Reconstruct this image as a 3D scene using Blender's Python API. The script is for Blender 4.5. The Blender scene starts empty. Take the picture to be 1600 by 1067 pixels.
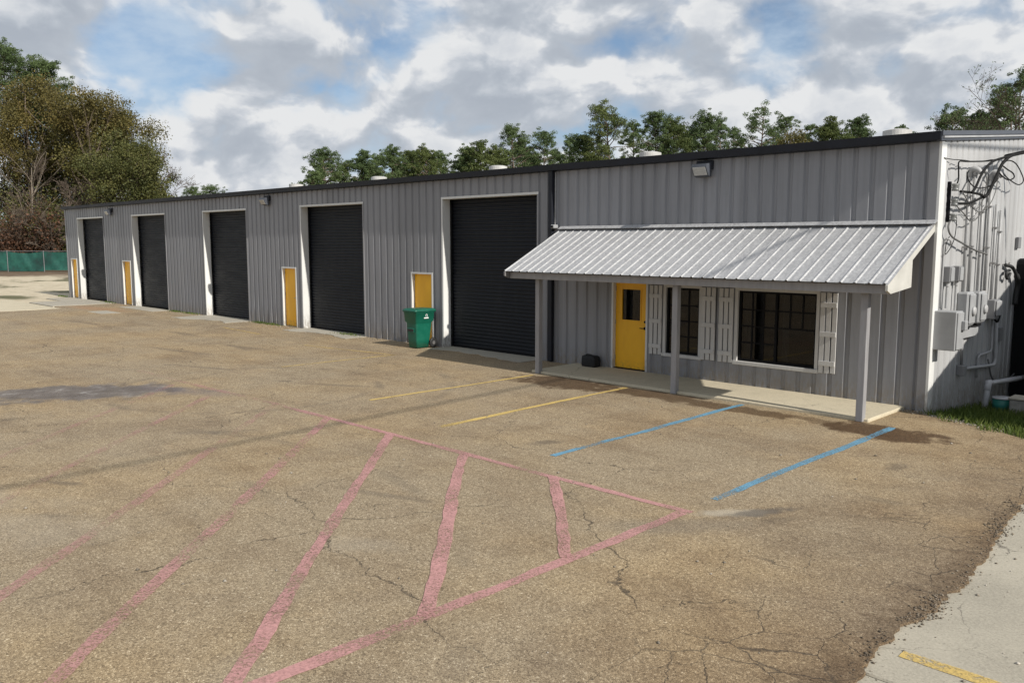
import bpy, math, random
import numpy as np
from mathutils import Vector, Matrix
R = math.radians
sc = bpy.context.scene
col = sc.collection

# ------------------------------------------------------------------ camera
CAM = np.array([4.9551, -15.0590, 2.8780])
FPX = 1312.86
CR = np.array([0.710415, 0.703783, 0.000501])
CU = np.array([-0.082787, 0.082861, 0.993116])
CW = np.array([-0.698897, 0.705567, -0.11713])
cd = bpy.data.cameras.new('camera')
cam = bpy.data.objects.new('camera', cd)
col.objects.link(cam)
cd.sensor_width = 36.0
cd.lens = FPX * 36.0 / 1600.0
cd.clip_start = 0.1
cd.clip_end = 6000
m = Matrix.Identity(4)
for i in range(3):
    m[i][0], m[i][1], m[i][2], m[i][3] = CR[i], CU[i], -CW[i], CAM[i]
cam.matrix_world = m
sc.camera = cam

# ------------------------------------------------------------------ view, sun
sc.view_settings.view_transform = 'Standard'
sc.view_settings.look = 'None'
sc.view_settings.exposure = 0.08
sc.view_settings.gamma = 1.0
sc.view_settings.use_curve_mapping = False
sc.cycles.use_denoising = True
sc.cycles.denoising_prefilter = 'NONE'
sc.cycles.max_bounces = 6
sc.cycles.transparent_max_bounces = 12

SUN = Vector((1.0, -0.07, 0.65)).normalized()
sd = bpy.data.lights.new('sun', 'SUN')
sd.energy = 5.0
sd.angle = R(0.6)
sd.color = (1.0, 0.95, 0.87)
sun = bpy.data.objects.new('sun', sd)
col.objects.link(sun)
sun.rotation_euler = SUN.to_track_quat('Z', 'Y').to_euler()
sun.location = (30, -10, 30)


def nd(nt, typ, ins=None, **props):
    n = nt.nodes.new(typ)
    for k, v in props.items():
        setattr(n, k, v)
    for k, v in (ins or {}).items():
        s = n.inputs[k]
        if isinstance(v, bpy.types.NodeSocket):
            nt.links.new(v, s)
        else:
            if isinstance(v, (tuple, list)) and len(v) == 3 and s.type == 'RGBA':
                v = (*v, 1.0)
            s.default_value = v
    return n


def mth(nt, op, a, b=None, c=None, clamp=False):
    d = {0: a}
    if b is not None:
        d[1] = b
    if c is not None:
        d[2] = c
    n = nd(nt, 'ShaderNodeMath', d, operation=op)
    n.use_clamp = clamp
    return n.outputs[0]


def vmth(nt, op, a, b=None, out=0):
    d = {0: a}
    if b is not None:
        d[1] = b
    return nd(nt, 'ShaderNodeVectorMath', d, operation=op).outputs[out]


def sstep(nt, v, lo, hi, a=0.0, b=1.0):
    return nd(nt, 'ShaderNodeMapRange', {'Value': v, 'From Min': lo, 'From Max': hi, 'To Min': a, 'To Max': b},
              interpolation_type='SMOOTHSTEP').outputs[0]


def mixc(nt, f, a, b, mode='MIX'):
    n = nt.nodes.new('ShaderNodeMix')
    n.data_type = 'RGBA'
    n.blend_type = mode
    for s, v in ((n.inputs[0], f), (n.inputs[6], a), (n.inputs[7], b)):
        if isinstance(v, bpy.types.NodeSocket):
            nt.links.new(v, s)
        else:
            if isinstance(v, (tuple, list)) and len(v) == 3:
                v = (*v, 1.0)
            s.default_value = v
    return n.outputs[2]


def noise(nt, vec, scale, detail=4.0, rough=0.55, dist=0.0, out=0):
    return nd(nt, 'ShaderNodeTexNoise', {'Vector': vec, 'Scale': scale, 'Detail': detail, 'Roughness': rough,
                                         'Distortion': dist}).outputs[out]


def ramp(nt, v, stops, interp='LINEAR'):
    n = nd(nt, 'ShaderNodeValToRGB', {0: v})
    cr = n.color_ramp
    cr.interpolation = interp
    while len(cr.elements) < len(stops):
        cr.elements.new(0.5)
    for e, (p, c) in zip(cr.elements, stops):
        e.position = p
        e.color = (*c, 1.0)
    return n.outputs[0]


# ------------------------------------------------------------------ world: sky with broken cumulus
def pix_dir(x, y):
    d = CW + (x - 800) / FPX * CR - (y - 533.5) / FPX * CU
    return tuple(d / np.linalg.norm(d))


def build_world():
    w = bpy.data.worlds.new('World')
    sc.world = w
    w.use_nodes = True
    nt = w.node_tree
    nt.nodes.clear()
    sky = nd(nt, 'ShaderNodeTexSky', sky_type='NISHITA', sun_disc=False)
    sky.sun_elevation = math.asin(SUN.z)
    sky.sun_rotation = math.atan2(SUN.x, SUN.y)
    sky.air_density = 1.0
    sky.dust_density = 0.3
    sky.ozone_density = 2.0
    ST = 0.075
    d = nd(nt, 'ShaderNodeTexCoord').outputs['Generated']
    sep = nd(nt, 'ShaderNodeSeparateXYZ', {0: d})
    z = mth(nt, 'MAXIMUM', sep.outputs[2], 0.0)
    # cloud heaps flatten a little towards the horizon
    q = vmth(nt, 'MULTIPLY', d, (1.0, 1.0, 1.55))
    warp = vmth(nt, 'SCALE', noise(nt, q, 5.0, 4.0, 0.5, out=1))
    warp.node.inputs['Scale'].default_value = 0.10
    q2 = vmth(nt, 'ADD', q, warp)

    def dens(off):
        v = vmth(nt, 'ADD', q2, off)
        a = noise(nt, v, 9.5, 9.0, 0.50)
        b = noise(nt, v, 3.6, 2.0, 0.5)
        return mth(nt, 'ADD', mth(nt, 'MULTIPLY', a, 0.62), mth(nt, 'MULTIPLY', b, 0.38))
    off0 = OFF0
    n0 = dens(off0)
    n1 = dens((off0[0] + 0.014, off0[1], off0[2] + 0.042))
    # openings of blue sky and thicker banks
    bias = None
    for (px, py, rad, amt) in BIAS:
        dist = vmth(nt, 'DISTANCE', d, pix_dir(px, py), out=1)
        g = sstep(nt, dist, 0.0, rad, amt, 0.0)
        bias = g if bias is None else mth(nt, 'ADD', bias, g)
    nn = mth(nt, 'ADD', n0, bias)
    cover = sstep(nt, nn, 0.39, 0.525)
    thick = sstep(nt, nn, 0.46, 0.66)
    relief = sstep(nt, mth(nt, 'SUBTRACT', n0, n1), -0.06, 0.07)
    lum = mth(nt, 'ADD', mth(nt, 'MULTIPLY', relief, 0.90), mth(nt, 'MULTIPLY', thick, -0.20))
    det = noise(nt, vmth(nt, 'ADD', q2, off0), 17.0, 6.0, 0.6)
    lum = mth(nt, 'ADD', lum, mth(nt, 'MULTIPLY', mth(nt, 'SUBTRACT', det, 0.5), 0.75))
    lum = mth(nt, 'ADD', lum, 0.20, clamp=True)
    cl = ramp(nt, lum, [(0.0, (0.39, 0.43, 0.49)), (0.35, (0.46, 0.50, 0.555)), (0.7, (0.57, 0.60, 0.645)), (1.0, (0.75, 0.76, 0.77))])
    # thin high veil over the blue
    veil = sstep(nt, noise(nt, vmth(nt, 'MULTIPLY', d, (1.0, 1.0, 2.2)), 6.0, 7.0, 0.6), 0.36, 0.70, 0.18, 0.85)
    blue = vmth(nt, 'SCALE', sky.outputs[0])
    blue.node.inputs['Scale'].default_value = ST
    blue = mixc(nt, 1.0, blue, (0.80, 0.98, 1.14), 'MULTIPLY')
    base = mixc(nt, veil, blue, (0.52, 0.62, 0.73))
    hz = sstep(nt, z, 0.0, 0.10, 0.5, 0.0)
    base = mixc(nt, hz, base, (0.55, 0.62, 0.68))
    fin = mixc(nt, cover, base, cl)
    fin = vmth(nt, 'SCALE', fin)
    fin.node.inputs['Scale'].default_value = 1.0 / ST
    bg = nd(nt, 'ShaderNodeBackground', {'Color': fin, 'Strength': ST})
    nd(nt, 'ShaderNodeOutputWorld', {'Surface': bg.outputs[0]})


OFF0 = (5.5, 15.1, 7.7)
BIAS = ((250, 60, 0.13, -0.15), (400, 10, 0.10, -0.08), (220, 185, 0.09, -0.09), (655, 45, 0.085, -0.10), (1290, 10, 0.08, -0.07), (430, 160, 0.04, -0.04),
        (30, 50, 0.10, 0.10), (350, 240, 0.16, 0.09), (450, 130, 0.12, 0.05), (1000, 120, 0.35, 0.05))
build_world()


# ------------------------------------------------------------------ material helpers
def new_mat(name):
    m = bpy.data.materials.new(name)
    m.use_nodes = True
    nt = m.node_tree
    b = nt.nodes['Principled BSDF']
    return m, nt, b


def setin(nt, node, key, v):
    s = node.inputs[key]
    if isinstance(v, bpy.types.NodeSocket):
        nt.links.new(v, s)
    else:
        if isinstance(v, (tuple, list)) and len(v) == 3 and s.type == 'RGBA':
            v = (*v, 1.0)
        s.default_value = v


def pos(nt):
    return nd(nt, 'ShaderNodeNewGeometry').outputs['Position']


def bump(nt, b, h, strength=0.3, dist=0.01):
    n = nd(nt, 'ShaderNodeBump', {'Height': h, 'Strength': strength, 'Distance': dist})
    nt.links.new(n.outputs[0], b.inputs['Normal'])


def simple(name, c, rough=0.5, metal=0.0, vary=0.12, scale=3.0, stretch=(1, 1, 1), spec=0.5, bmp=0.0, bscale=60):
    m, nt, b = new_mat(name)
    p = pos(nt)
    n = noise(nt, vmth(nt, 'MULTIPLY', p, stretch), scale, 5.0, 0.6)
    lo = tuple(x * (1 - vary) for x in c)
    hi = tuple(min(1, x * (1 + vary)) for x in c)
    setin(nt, b, 'Base Color', ramp(nt, n, [(0.3, lo), (0.7, hi)]))
    setin(nt, b, 'Roughness', sstep(nt, n, 0.3, 0.7, max(0.02, rough - 0.07), min(1, rough + 0.07)))
    b.inputs['Metallic'].default_value = metal
    b.inputs['Specular IOR Level'].default_value = spec
    if bmp:
        bump(nt, b, noise(nt, p, bscale, 3.0, 0.6), bmp, 0.005)
    return m


M = {}


def painted_metal(name, c, dirt=0.55):
    m, nt, b = new_mat(name)
    p = pos(nt)
    st = noise(nt, vmth(nt, 'MULTIPLY', p, (6.0, 6.0, 0.35)), 2.0, 6.0, 0.65)       # vertical streaks
    bl = noise(nt, p, 0.8, 5.0, 0.6)
    z = nd(nt, 'ShaderNodeSeparateXYZ', {0: p}).outputs[2]
    fl = noise(nt, vmth(nt, 'MULTIPLY', p, (9, 9, 3)), 2.5, 5.0, 0.7)
    cc = mixc(nt, sstep(nt, st, 0.35, 0.75, 0.0, dirt), c, tuple(x * 0.72 for x in c))
    cc = mixc(nt, sstep(nt, bl, 0.4, 0.7, 0.0, 0.22), cc, tuple(min(1, x * 1.18) for x in c))
    low = mth(nt, 'MULTIPLY', sstep(nt, z, 0.0, 0.6, 1.0, 0.0), sstep(nt, fl, 0.36, 0.62))
    cc = mixc(nt, mth(nt, 'MULTIPLY', low, 0.75), cc, (0.20, 0.165, 0.125))
    rnd = nd(nt, 'ShaderNodeObjectInfo').outputs['Random']
    cc = mixc(nt, 1.0, cc, ramp(nt, rnd, [(0, (.90, .90, .90)), (1, (1.08, 1.08, 1.08))]), 'MULTIPLY')
    setin(nt, b, 'Base Color', cc)
    setin(nt, b, 'Roughness', sstep(nt, bl, 0.3, 0.7, 0.38, 0.55))
    b.inputs['Specular IOR Level'].default_value = 0.4
    bump(nt, b, noise(nt, vmth(nt, 'MULTIPLY', p, (1, 1, .5)), 5.0, 2.0, 0.4), 0.10, 0.02)
    return m


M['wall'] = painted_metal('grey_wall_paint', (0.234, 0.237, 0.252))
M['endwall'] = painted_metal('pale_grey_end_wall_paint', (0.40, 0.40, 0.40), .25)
M['wall_trim'] = painted_metal('grey_trim_paint', (0.24, 0.24, 0.25), 0.2)
M['white'] = painted_metal('white_trim_paint', (0.66, 0.66, 0.64), 0.25)
M['shutter'] = simple('shutter_white_paint', (0.50, 0.49, 0.475), 0.6, vary=0.08, scale=8, stretch=(3, 3, .5))
M['cream'] = simple('cream_board_paint', (0.50, 0.49, 0.45), 0.6, vary=0.1)
M['post'] = simple('post_grey_paint', (0.27, 0.265, 0.27), 0.6, vary=0.14, stretch=(4, 4, .6))
M['beam'] = simple('beam_grey_paint', (0.20, 0.195, 0.195), 0.65, vary=0.12, stretch=(.6, 4, 4))
M['navy'] = simple('navy_trim_paint', (0.013, 0.015, 0.021), 0.5, vary=0.3, spec=.25)
M['rake'] = simple('slate_trim_paint', (0.060, 0.066, 0.080), 0.4, vary=0.25)
M['black'] = simple('black_frame_paint', (0.007, 0.007, 0.008), 0.6, vary=0.2, spec=.12)
M['rubber'] = simple('black_rubber', (0.012, 0.012, 0.012), 0.6, vary=0.3)
M['bag'] = simple('black_bag_cloth', (0.008, 0.008, 0.009), 0.75, vary=0.4, scale=12, bmp=.4, bscale=120)
M['steel'] = simple('dull_steel', (0.35, 0.34, 0.33), 0.4, 0.8)
M['conduit'] = simple('grey_conduit', (0.36, 0.36, 0.36), 0.5, 0.0, vary=0.12, scale=6)
M['cabinet'] = simple('grey_cabinet_paint', (0.30, 0.305, 0.31), 0.55, vary=0.1)
M['disconnect'] = simple('dark_grey_box_paint', (0.20, 0.20, 0.205), 0.5)
M['pvc'] = simple('pale_grey_pvc', (0.45, 0.45, 0.46), 0.45)
M['cable'] = simple('black_cable_sheath', (0.014, 0.014, 0.014), 0.8, spec=.15)
M['cable_grey'] = simple('grey_cable_sheath', (0.12, 0.118, 0.115), 0.8, spec=.2)
M['porcelain'] = simple('grey_porcelain', (0.16, 0.165, 0.16), 0.3)
M['vent'] = simple('galvanised_vent', (0.40, 0.39, 0.37), 0.6, 0.0, vary=.15)
M['teal_lid'] = simple('teal_plastic', (0.02, 0.17, 0.14), 0.5)
M['bark'] = simple('pine_bark', (0.13, 0.10, 0.075), 0.9, vary=0.4, scale=4, stretch=(3, 3, .6))
M['palebark'] = simple('pale_grey_bark', (0.19, 0.16, 0.125), 0.9, vary=0.3, scale=3)
M['twig'] = simple('grey_brown_twigs', (0.105, 0.08, 0.06), 0.9, vary=0.3, scale=1)
M['roof'] = simple('galvalume_roof', (0.42, 0.42, 0.42), 0.45, 0.3)
M['tarwood'] = simple('weathered_pole_wood', (0.14, 0.11, 0.08), 0.85, vary=.3, stretch=(4, 4, .4))
M['room'] = simple('plain_interior_paint', (0.13, 0.13, 0.14), 0.7)
M['curtain_cloth'] = simple('interior_blind', (0.22, 0.22, 0.21), 0.7, stretch=(8, 8, .4))
M['block'] = simple('rough_concrete_block', (0.25, 0.24, 0.22), 0.9, vary=.25, scale=10, bmp=.5)


def mat_yellow():
    m, nt, b = new_mat('yellow_door_paint')
    p = pos(nt)
    n = noise(nt, vmth(nt, 'MULTIPLY', p, (2, 2, .6)), 2.5, 6, .6)
    c = ramp(nt, n, [(0.3, (0.80, 0.40, 0.008)), (0.6, (0.88, 0.46, 0.010)), (0.8, (0.92, 0.50, 0.015))])
    z = nd(nt, 'ShaderNodeSeparateXYZ', {0: p}).outputs[2]
    g = noise(nt, p, 14, 5, .7)
    grime = mth(nt, 'MULTIPLY', sstep(nt, z, 0.0, 0.3, 1, 0), sstep(nt, g, .42, .65))
    setin(nt, b, 'Base Color', mixc(nt, mth(nt, 'MULTIPLY', grime, .7), c, (.12, .09, .04)))
    b.inputs['Roughness'].default_value = 0.42
    bump(nt, b, noise(nt, p, 4, 2, .5), .05, .02)
    return m


M['yellow'] = mat_yellow()


def mat_curtain():
    m, nt, b = new_mat('charcoal_rollup_steel')
    p = pos(nt)
    n = noise(nt, vmth(nt, 'MULTIPLY', p, (.8, 1, 3)), 1.6, 6, .6)
    dust = noise(nt, vmth(nt, 'MULTIPLY', p, (5, 1, .6)), 2, 5, .65)
    c = ramp(nt, n, [(0.3, (0.006, 0.0075, 0.011)), (0.7, (0.011, 0.013, 0.018))])
    c = mixc(nt, sstep(nt, dust, .45, .8, 0, .35), c, (0.024, 0.026, 0.029))
    setin(nt, b, 'Base Color', c)
    setin(nt, b, 'Roughness', sstep(nt, n, .3, .7, .40, .55))
    b.inputs['Specular IOR Level'].default_value = .22
    return m


M['rollup'] = mat_curtain()


def mat_awning():
    m, nt, b = new_mat('weathered_galvanised_sheet')
    p = pos(nt)
    n = noise(nt, vmth(nt, 'MULTIPLY', p, (7, .7, 1.2)), 2.4, 6, .65)
    s = nd(nt, 'ShaderNodeTexVoronoi', {'Vector': p, 'Scale': 38.0}).outputs['Color']
    sp = nd(nt, 'ShaderNodeSeparateColor', {0: s}).outputs[0]
    t = mth(nt, 'ADD', mth(nt, 'MULTIPLY', n, .65), mth(nt, 'MULTIPLY', sp, .35))
    c = ramp(nt, t, [(0.25, (0.34, 0.34, 0.345)), (0.5, (0.425, 0.425, 0.43)), (0.75, (0.51, 0.51, 0.51))])
    st = noise(nt, vmth(nt, 'MULTIPLY', p, (2.4, .5, .8)), 1.4, 4, .6)
    c = mixc(nt, sstep(nt, st, .58, .74, 0, .35), c, (.28, .27, .265))
    setin(nt, b, 'Base Color', c)
    setin(nt, b, 'Roughness', sstep(nt, t, .3, .7, .42, .6))
    b.inputs['Metallic'].default_value = 0.25
    bump(nt, b, noise(nt, p, 7, 2, .5), .06, .02)
    return m


M['awning'] = mat_awning()


def mat_glass():
    m, nt, b = new_mat('window_glass')
    nt.nodes.remove(b)
    fr = nd(nt, 'ShaderNodeFresnel', {'IOR': 1.5}).outputs[0]
    fr = mth(nt, 'MULTIPLY', fr, .75, clamp=True)
    tr = nd(nt, 'ShaderNodeBsdfTransparent', {'Color': (.45, .46, .47)})
    gl = nd(nt, 'ShaderNodeBsdfGlossy', {'Color': (.9, .9, .9), 'Roughness': .015})
    mx = nd(nt, 'ShaderNodeMixShader', {0: fr, 1: tr.outputs[0], 2: gl.outputs[0]})
    nt.links.new(mx.outputs[0], nt.nodes['Material Output'].inputs[0])
    return m


M['glass'] = mat_glass()


def mat_lens():
    m, nt, b = new_mat('lamp_lens')
    p = pos(nt)
    setin(nt, b, 'Base Color', ramp(nt, noise(nt, vmth(nt, 'MULTIPLY', p, (1, 1, 8)), 20, 2), [(.3, (.30, .30, .29)), (.7, (.48, .48, .46))]))
    b.inputs['Roughness'].default_value = .2
    return m


M['lens'] = mat_lens()


def blob(nt, p, cx, cy, rx, ry, rot=0.0, wob=0.5, nscale=1.5, lo=0.55, hi=1.1, det=5.0):
    v = vmth(nt, 'SUBTRACT', p, (cx, cy, 0))
    v = nd(nt, 'ShaderNodeVectorRotate', {'Vector': v, 'Angle': -rot}, rotation_type='Z_AXIS').outputs[0]
    v = vmth(nt, 'MULTIPLY', v, (1 / rx, 1 / ry, 0))
    l = vmth(nt, 'LENGTH', v, out=1)
    n = noise(nt, p, nscale, det, .6)
    l = mth(nt, 'ADD', l, mth(nt, 'MULTIPLY', mth(nt, 'SUBTRACT', n, .5), wob * 2))
    return sstep(nt, l, lo, hi, 1.0, 0.0)


def cracks(nt, p, scale, width, seedoff, gate_scale, gate_lo, gate_hi, warp=0.35):
    w1 = vmth(nt, 'SCALE', vmth(nt, 'SUBTRACT', noise(nt, p, 1.3, 5, .65, out=1), (.5, .5, .5)))
    w1.node.inputs['Scale'].default_value = warp * 2
    v = vmth(nt, 'MULTIPLY', vmth(nt, 'ADD', vmth(nt, 'ADD', p, w1), seedoff), (1, 1, 0))
    d = nd(nt, 'ShaderNodeTexVoronoi', {'Vector': v, 'Scale': scale}, feature='DISTANCE_TO_EDGE').outputs['Distance']
    d = mth(nt, 'DIVIDE', d, scale)
    wn = noise(nt, p, 2.2, 3, .5)
    wd = sstep(nt, wn, .3, .7, width * .45, width * 1.6)
    ln = mth(nt, 'SUBTRACT', 1.0, mth(nt, 'DIVIDE', d, wd), clamp=True)
    g = sstep(nt, noise(nt, vmth(nt, 'ADD', p, seedoff), gate_scale, 3, .5), gate_lo, gate_hi)
    return mth(nt, 'MULTIPLY', ln, g)


def mat_asphalt():
    m, nt, b = new_mat('tan_chip_seal_asphalt')
    p = pos(nt)
    v1 = nd(nt, 'ShaderNodeTexVoronoi', {'Vector': p, 'Scale': 120.0})
    cr = nd(nt, 'ShaderNodeSeparateColor', {0: v1.outputs['Color']})
    v2 = nd(nt, 'ShaderNodeTexVoronoi', {'Vector': p, 'Scale': 52.0})
    cr2 = nd(nt, 'ShaderNodeSeparateColor', {0: v2.outputs['Color']})
    fine = noise(nt, p, 140, 3, .6)
    t = mth(nt, 'ADD', mth(nt, 'MULTIPLY', cr.outputs[0], .55), mth(nt, 'MULTIPLY', cr2.outputs[0], .25))
    t = mth(nt, 'ADD', t, mth(nt, 'MULTIPLY', fine, .2))
    big = noise(nt, p, .22, 7, .62)
    mid = noise(nt, p, 1.7, 6, .65)
    c = ramp(nt, t, [(0.14, (0.120, 0.092, 0.060)), (0.36, (0.232, 0.179, 0.116)), (0.62, (0.318, 0.250, 0.163)),
                     (0.80, (0.44, 0.360, 0.245)), (0.93, (0.75, 0.67, 0.52))])
    # brown and grey patches in the binder
    c = mixc(nt, sstep(nt, big, .38, .66, 0.0, .75), c, (1.14, 1.05, .88), 'MULTIPLY')
    c = mixc(nt, sstep(nt, mid, .45, .72, 0.0, .42), c, (.66, .62, .60), 'MULTIPLY')
    pt = noise(nt, vmth(nt, 'ADD', p, (31, 12, 0)), .55, 5, .6)
    c = mixc(nt, sstep(nt, pt, .48, .68, 0, .7), c, (.76, .73, .72), 'MULTIPLY')
    pt2 = noise(nt, vmth(nt, 'ADD', p, (3, 52, 0)), .9, 6, .65)
    c = mixc(nt, sstep(nt, pt2, .54, .70, 0, .6), c, (1.22, 1.20, 1.16), 'MULTIPLY')
    # greyer, darker and broken up towards the concrete
    xs = nd(nt, 'ShaderNodeSeparateXYZ', {0: p})
    e = mth(nt, 'ADD', xs.outputs[0], mth(nt, 'MULTIPLY', mth(nt, 'SUBTRACT', mid, .5), 2.2))
    c = mixc(nt, sstep(nt, e, .6, 2.6, 0, .8), c, (.72, .68, .66), 'MULTIPLY')
    e2 = mth(nt, 'ADD', xs.outputs[0], mth(nt, 'MULTIPLY', mth(nt, 'SUBTRACT', noise(nt, p, 5.0, 5, .7), .5), 1.1))
    c = mixc(nt, sstep(nt, e2, 2.35, 2.85, 0, .75), c, (.50, .45, .42), 'MULTIPLY')
    # tyre-sweep streaks along the lot
    sw = noise(nt, vmth(nt, 'MULTIPLY', p, (.16, 1.1, 1)), 1.3, 5, .6)
    c = mixc(nt, sstep(nt, sw, .47, .68, 0, .42), c, (.74, .69, .65), 'MULTIPLY')
    # grey spill in the left of the lot
    g1 = blob(nt, p, -12.3, -9.7, 2.9, 1.15, R(58), 1.0, 1.5, .5, 1.0, 9)
    gr = ramp(nt, noise(nt, vmth(nt, 'MULTIPLY', p, (1, 1, 1)), 2.6, 6, .7), [(.3, (.07, .062, .06)), (.55, (.135, .122, .118)), (.72, (.32, .31, .305))])
    c = mixc(nt, mth(nt, 'MULTIPLY', g1, .85), c, gr)
    g2 = blob(nt, p, -11.0, -8.1, 1.5, .35, R(20), .5, 1.6, .4, 1.2)
    c = mixc(nt, mth(nt, 'MULTIPLY', g2, .4), c, (.13, .11, .12))
    for (bx, by, rx, ry, ro, am) in ((-4.2, -12.6, 1.0, .5, 20, .18), (-6.3, -13.2, 1.2, .6, 45, .22), (-1.6, -10.6, .5, .25, 30, .2),
                                     (.1, -12.6, .5, .3, 0, .15), (-5.2, -12.4, .8, .3, 45, .12)):
        pale = blob(nt, p, bx, by, rx, ry, R(ro), .6, 2.2, .3, 1.2)
        c = mixc(nt, mth(nt, 'MULTIPLY', pale, am), c, (.40, .36, .29))
    # patch of washed sand and oil at the tip of the hatching
    s1 = blob(nt, p, .48, -7.2, .55, .15, R(50), .8, 5, .3, 1.1, 8)
    c = mixc(nt, mth(nt, 'MULTIPLY', s1, .7), c, (.40, .35, .27))
    s2 = blob(nt, p, .70, -6.95, .55, .14, R(62), .9, 5, .3, 1.1, 8)
    c = mixc(nt, mth(nt, 'MULTIPLY', s2, .7), c, (.085, .072, .062))
    s3 = blob(nt, p, .35, -7.9, .9, .3, R(50), .5, 2, .2, 1.2)
    c = mixc(nt, mth(nt, 'MULTIPLY', s3, .35), c, (.13, .115, .10))
    # damp staining along the front of the porch slab
    wet = None
    for (bx, by, rx, ry, am) in ((-6.2, -2.1, 1.6, .75, .9), (-4.3, -1.95, 1.6, .42, .85), (-2.6, -2.1, 1.8, .35, .8), (.1, -2.12, 1.1, .62, .97),
                                 (-1.2, -2.0, 1.0, .18, .6), (-7.2, -2.5, .8, .3, .5)):
        k = mth(nt, 'MULTIPLY', blob(nt, p, bx, by, rx, ry, 0, .95, 2.6, .62, 1.02, 8), am)
        wet = k if wet is None else mth(nt, 'MAXIMUM', wet, k)
    c = mixc(nt, wet, c, (.30, .235, .19), 'MULTIPLY')
    for (bx, by, rx, ry, ro) in ((-9.4, -5.6, .9, .16, 30), (-8.8, -5.0, .7, .12, -30), (-13.6, -6.4, 1.6, .14, 20), (-17, -5.5, 2.2, .2, 10),
                                 (-21, -3.6, 1.5, .25, 0), (-16.4, -3.9, 1.2, .2, 8), (-2.6, -9.4, .8, .1, 20), (-27, -4.5, 1.8, .2, 5)):
        k = blob(nt, p, bx, by, rx, ry, R(ro), .6, 1.6, .2, 1.1)
        c = mixc(nt, mth(nt, 'MULTIPLY', k, .45), c, (.12, .095, .07))
    rr = random.Random(21)
    for _ in range(16):      # oil drips and dark spots between the bays
        k = blob(nt, p, rr.uniform(-13, 1.5), rr.uniform(-13, -3), rr.uniform(.08, .4), rr.uniform(.05, .2), rr.uniform(0, 3), .8, 4, .2, 1.1)
        c = mixc(nt, mth(nt, 'MULTIPLY', k, rr.uniform(.25, .6)), c, (.10, .08, .06))
    # curved tyre scrubs
    for (tx, ty, tr, am) in ((-10.5, -7.0, 2.6, .35), (-10.5, -7.0, 4.1, .3), (-17.0, -9.0, 5.0, .3), (-4.5, -15.5, 5.2, .25), (-4.5, -15.5, 6.7, .25)):
        dd_ = vmth(nt, 'DISTANCE', vmth(nt, 'MULTIPLY', p, (1, 1, 0)), (tx, ty, 0), out=1)
        k = sstep(nt, mth(nt, 'ABSOLUTE', mth(nt, 'SUBTRACT', dd_, tr)), .02, .16, 1, 0)
        k = mth(nt, 'MULTIPLY', k, sstep(nt, noise(nt, p, .7, 5, .6), .45, .62))
        c = mixc(nt, mth(nt, 'MULTIPLY', k, am), c, (.11, .09, .07))
    # rust-coloured wash in front of the far doors
    k = blob(nt, p, -33.5, -1.8, 3.0, .7, R(5), .4, .8, .3, 1.2)
    c = mixc(nt, mth(nt, 'MULTIPLY', k, .5), c, (.34, .19, .10))
    ck = cracks(nt, p, .30, .008, (4.2, 9.1, 0), .35, .42, .52)
    ck2 = cracks(nt, p, .85, .005, (14.2, 3.1, 0), .5, .52, .62, .25)
    xr = sstep(nt, xs.outputs[0], .8, 2.4)
    ck3 = mth(nt, 'MULTIPLY', cracks(nt, p, 1.9, .008, (7.0, 1.0, 0), .7, .40, .52, .2), xr)
    ca = mth(nt, 'MAXIMUM', mth(nt, 'MAXIMUM', ck, mth(nt, 'MULTIPLY', ck2, .8)), ck3)
    c = mixc(nt, mth(nt, 'MULTIPLY', ca, .85), c, (.045, .035, .026))
    setin(nt, b, 'Base Color', c)
    setin(nt, b, 'Roughness', sstep(nt, wet, 0, 1, .9, .6))
    b.inputs['Specular IOR Level'].default_value = .3
    h = mth(nt, 'SUBTRACT', mth(nt, 'MULTIPLY', v1.outputs['Distance'], -1.0), mth(nt, 'MULTIPLY', ca, 1.5))
    h = mth(nt, 'ADD', h, mth(nt, 'MULTIPLY', mid, 1.2))
    bump(nt, b, h, .5, .008)
    return m


M['asphalt'] = mat_asphalt()


def mat_concrete(name, c, stain=.5):
    m, nt, b = new_mat(name)
    p = pos(nt)
    big = noise(nt, p, .7, 6, .6)
    fine = noise(nt, p, 45, 4, .7)
    sp = nd(nt, 'ShaderNodeSeparateColor', {0: nd(nt, 'ShaderNodeTexVoronoi', {'Vector': p, 'Scale': 90.0}).outputs['Color']}).outputs[0]
    cc = mixc(nt, sstep(nt, big, .35, .68, 0, stain), c, tuple(x * .66 for x in c))
    cc = mixc(nt, sstep(nt, noise(nt, p, 3.5, 6, .7), .42, .68, 0, .35), cc, tuple(x * .62 for x in c))
    cc = mixc(nt, sstep(nt, fine, .35, .7, 0, .5), cc, tuple(min(1, x * 1.3) for x in c))
    cc = mixc(nt, sstep(nt, sp, .9, 1.0, 0, .5), cc, tuple(x * .5 for x in c))
    pits = sstep(nt, noise(nt, p, 9, 4, .6), .66, .74, 0, .6)
    cc = mixc(nt, pits, cc, tuple(x * .45 for x in c))
    ca = cracks(nt, p, .38, .009, (1.3, 5.7, 0), .4, .5, .6, .3)
    cc = mixc(nt, mth(nt, 'MULTIPLY', ca, .7), cc, (.06, .05, .04))
    setin(nt, b, 'Base Color', cc)
    b.inputs['Roughness'].default_value = .88
    bump(nt, b, mth(nt, 'SUBTRACT', fine, ca), .3, .006)
    return m


M['concrete'] = mat_concrete('weathered_concrete', (0.37, 0.335, 0.265), .8)
M['slab'] = mat_concrete('pale_tan_concrete', (0.50, 0.44, 0.32), .25)
M['apron'] = mat_concrete('grey_apron_concrete', (0.36, 0.33, 0.27), .4)


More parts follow.
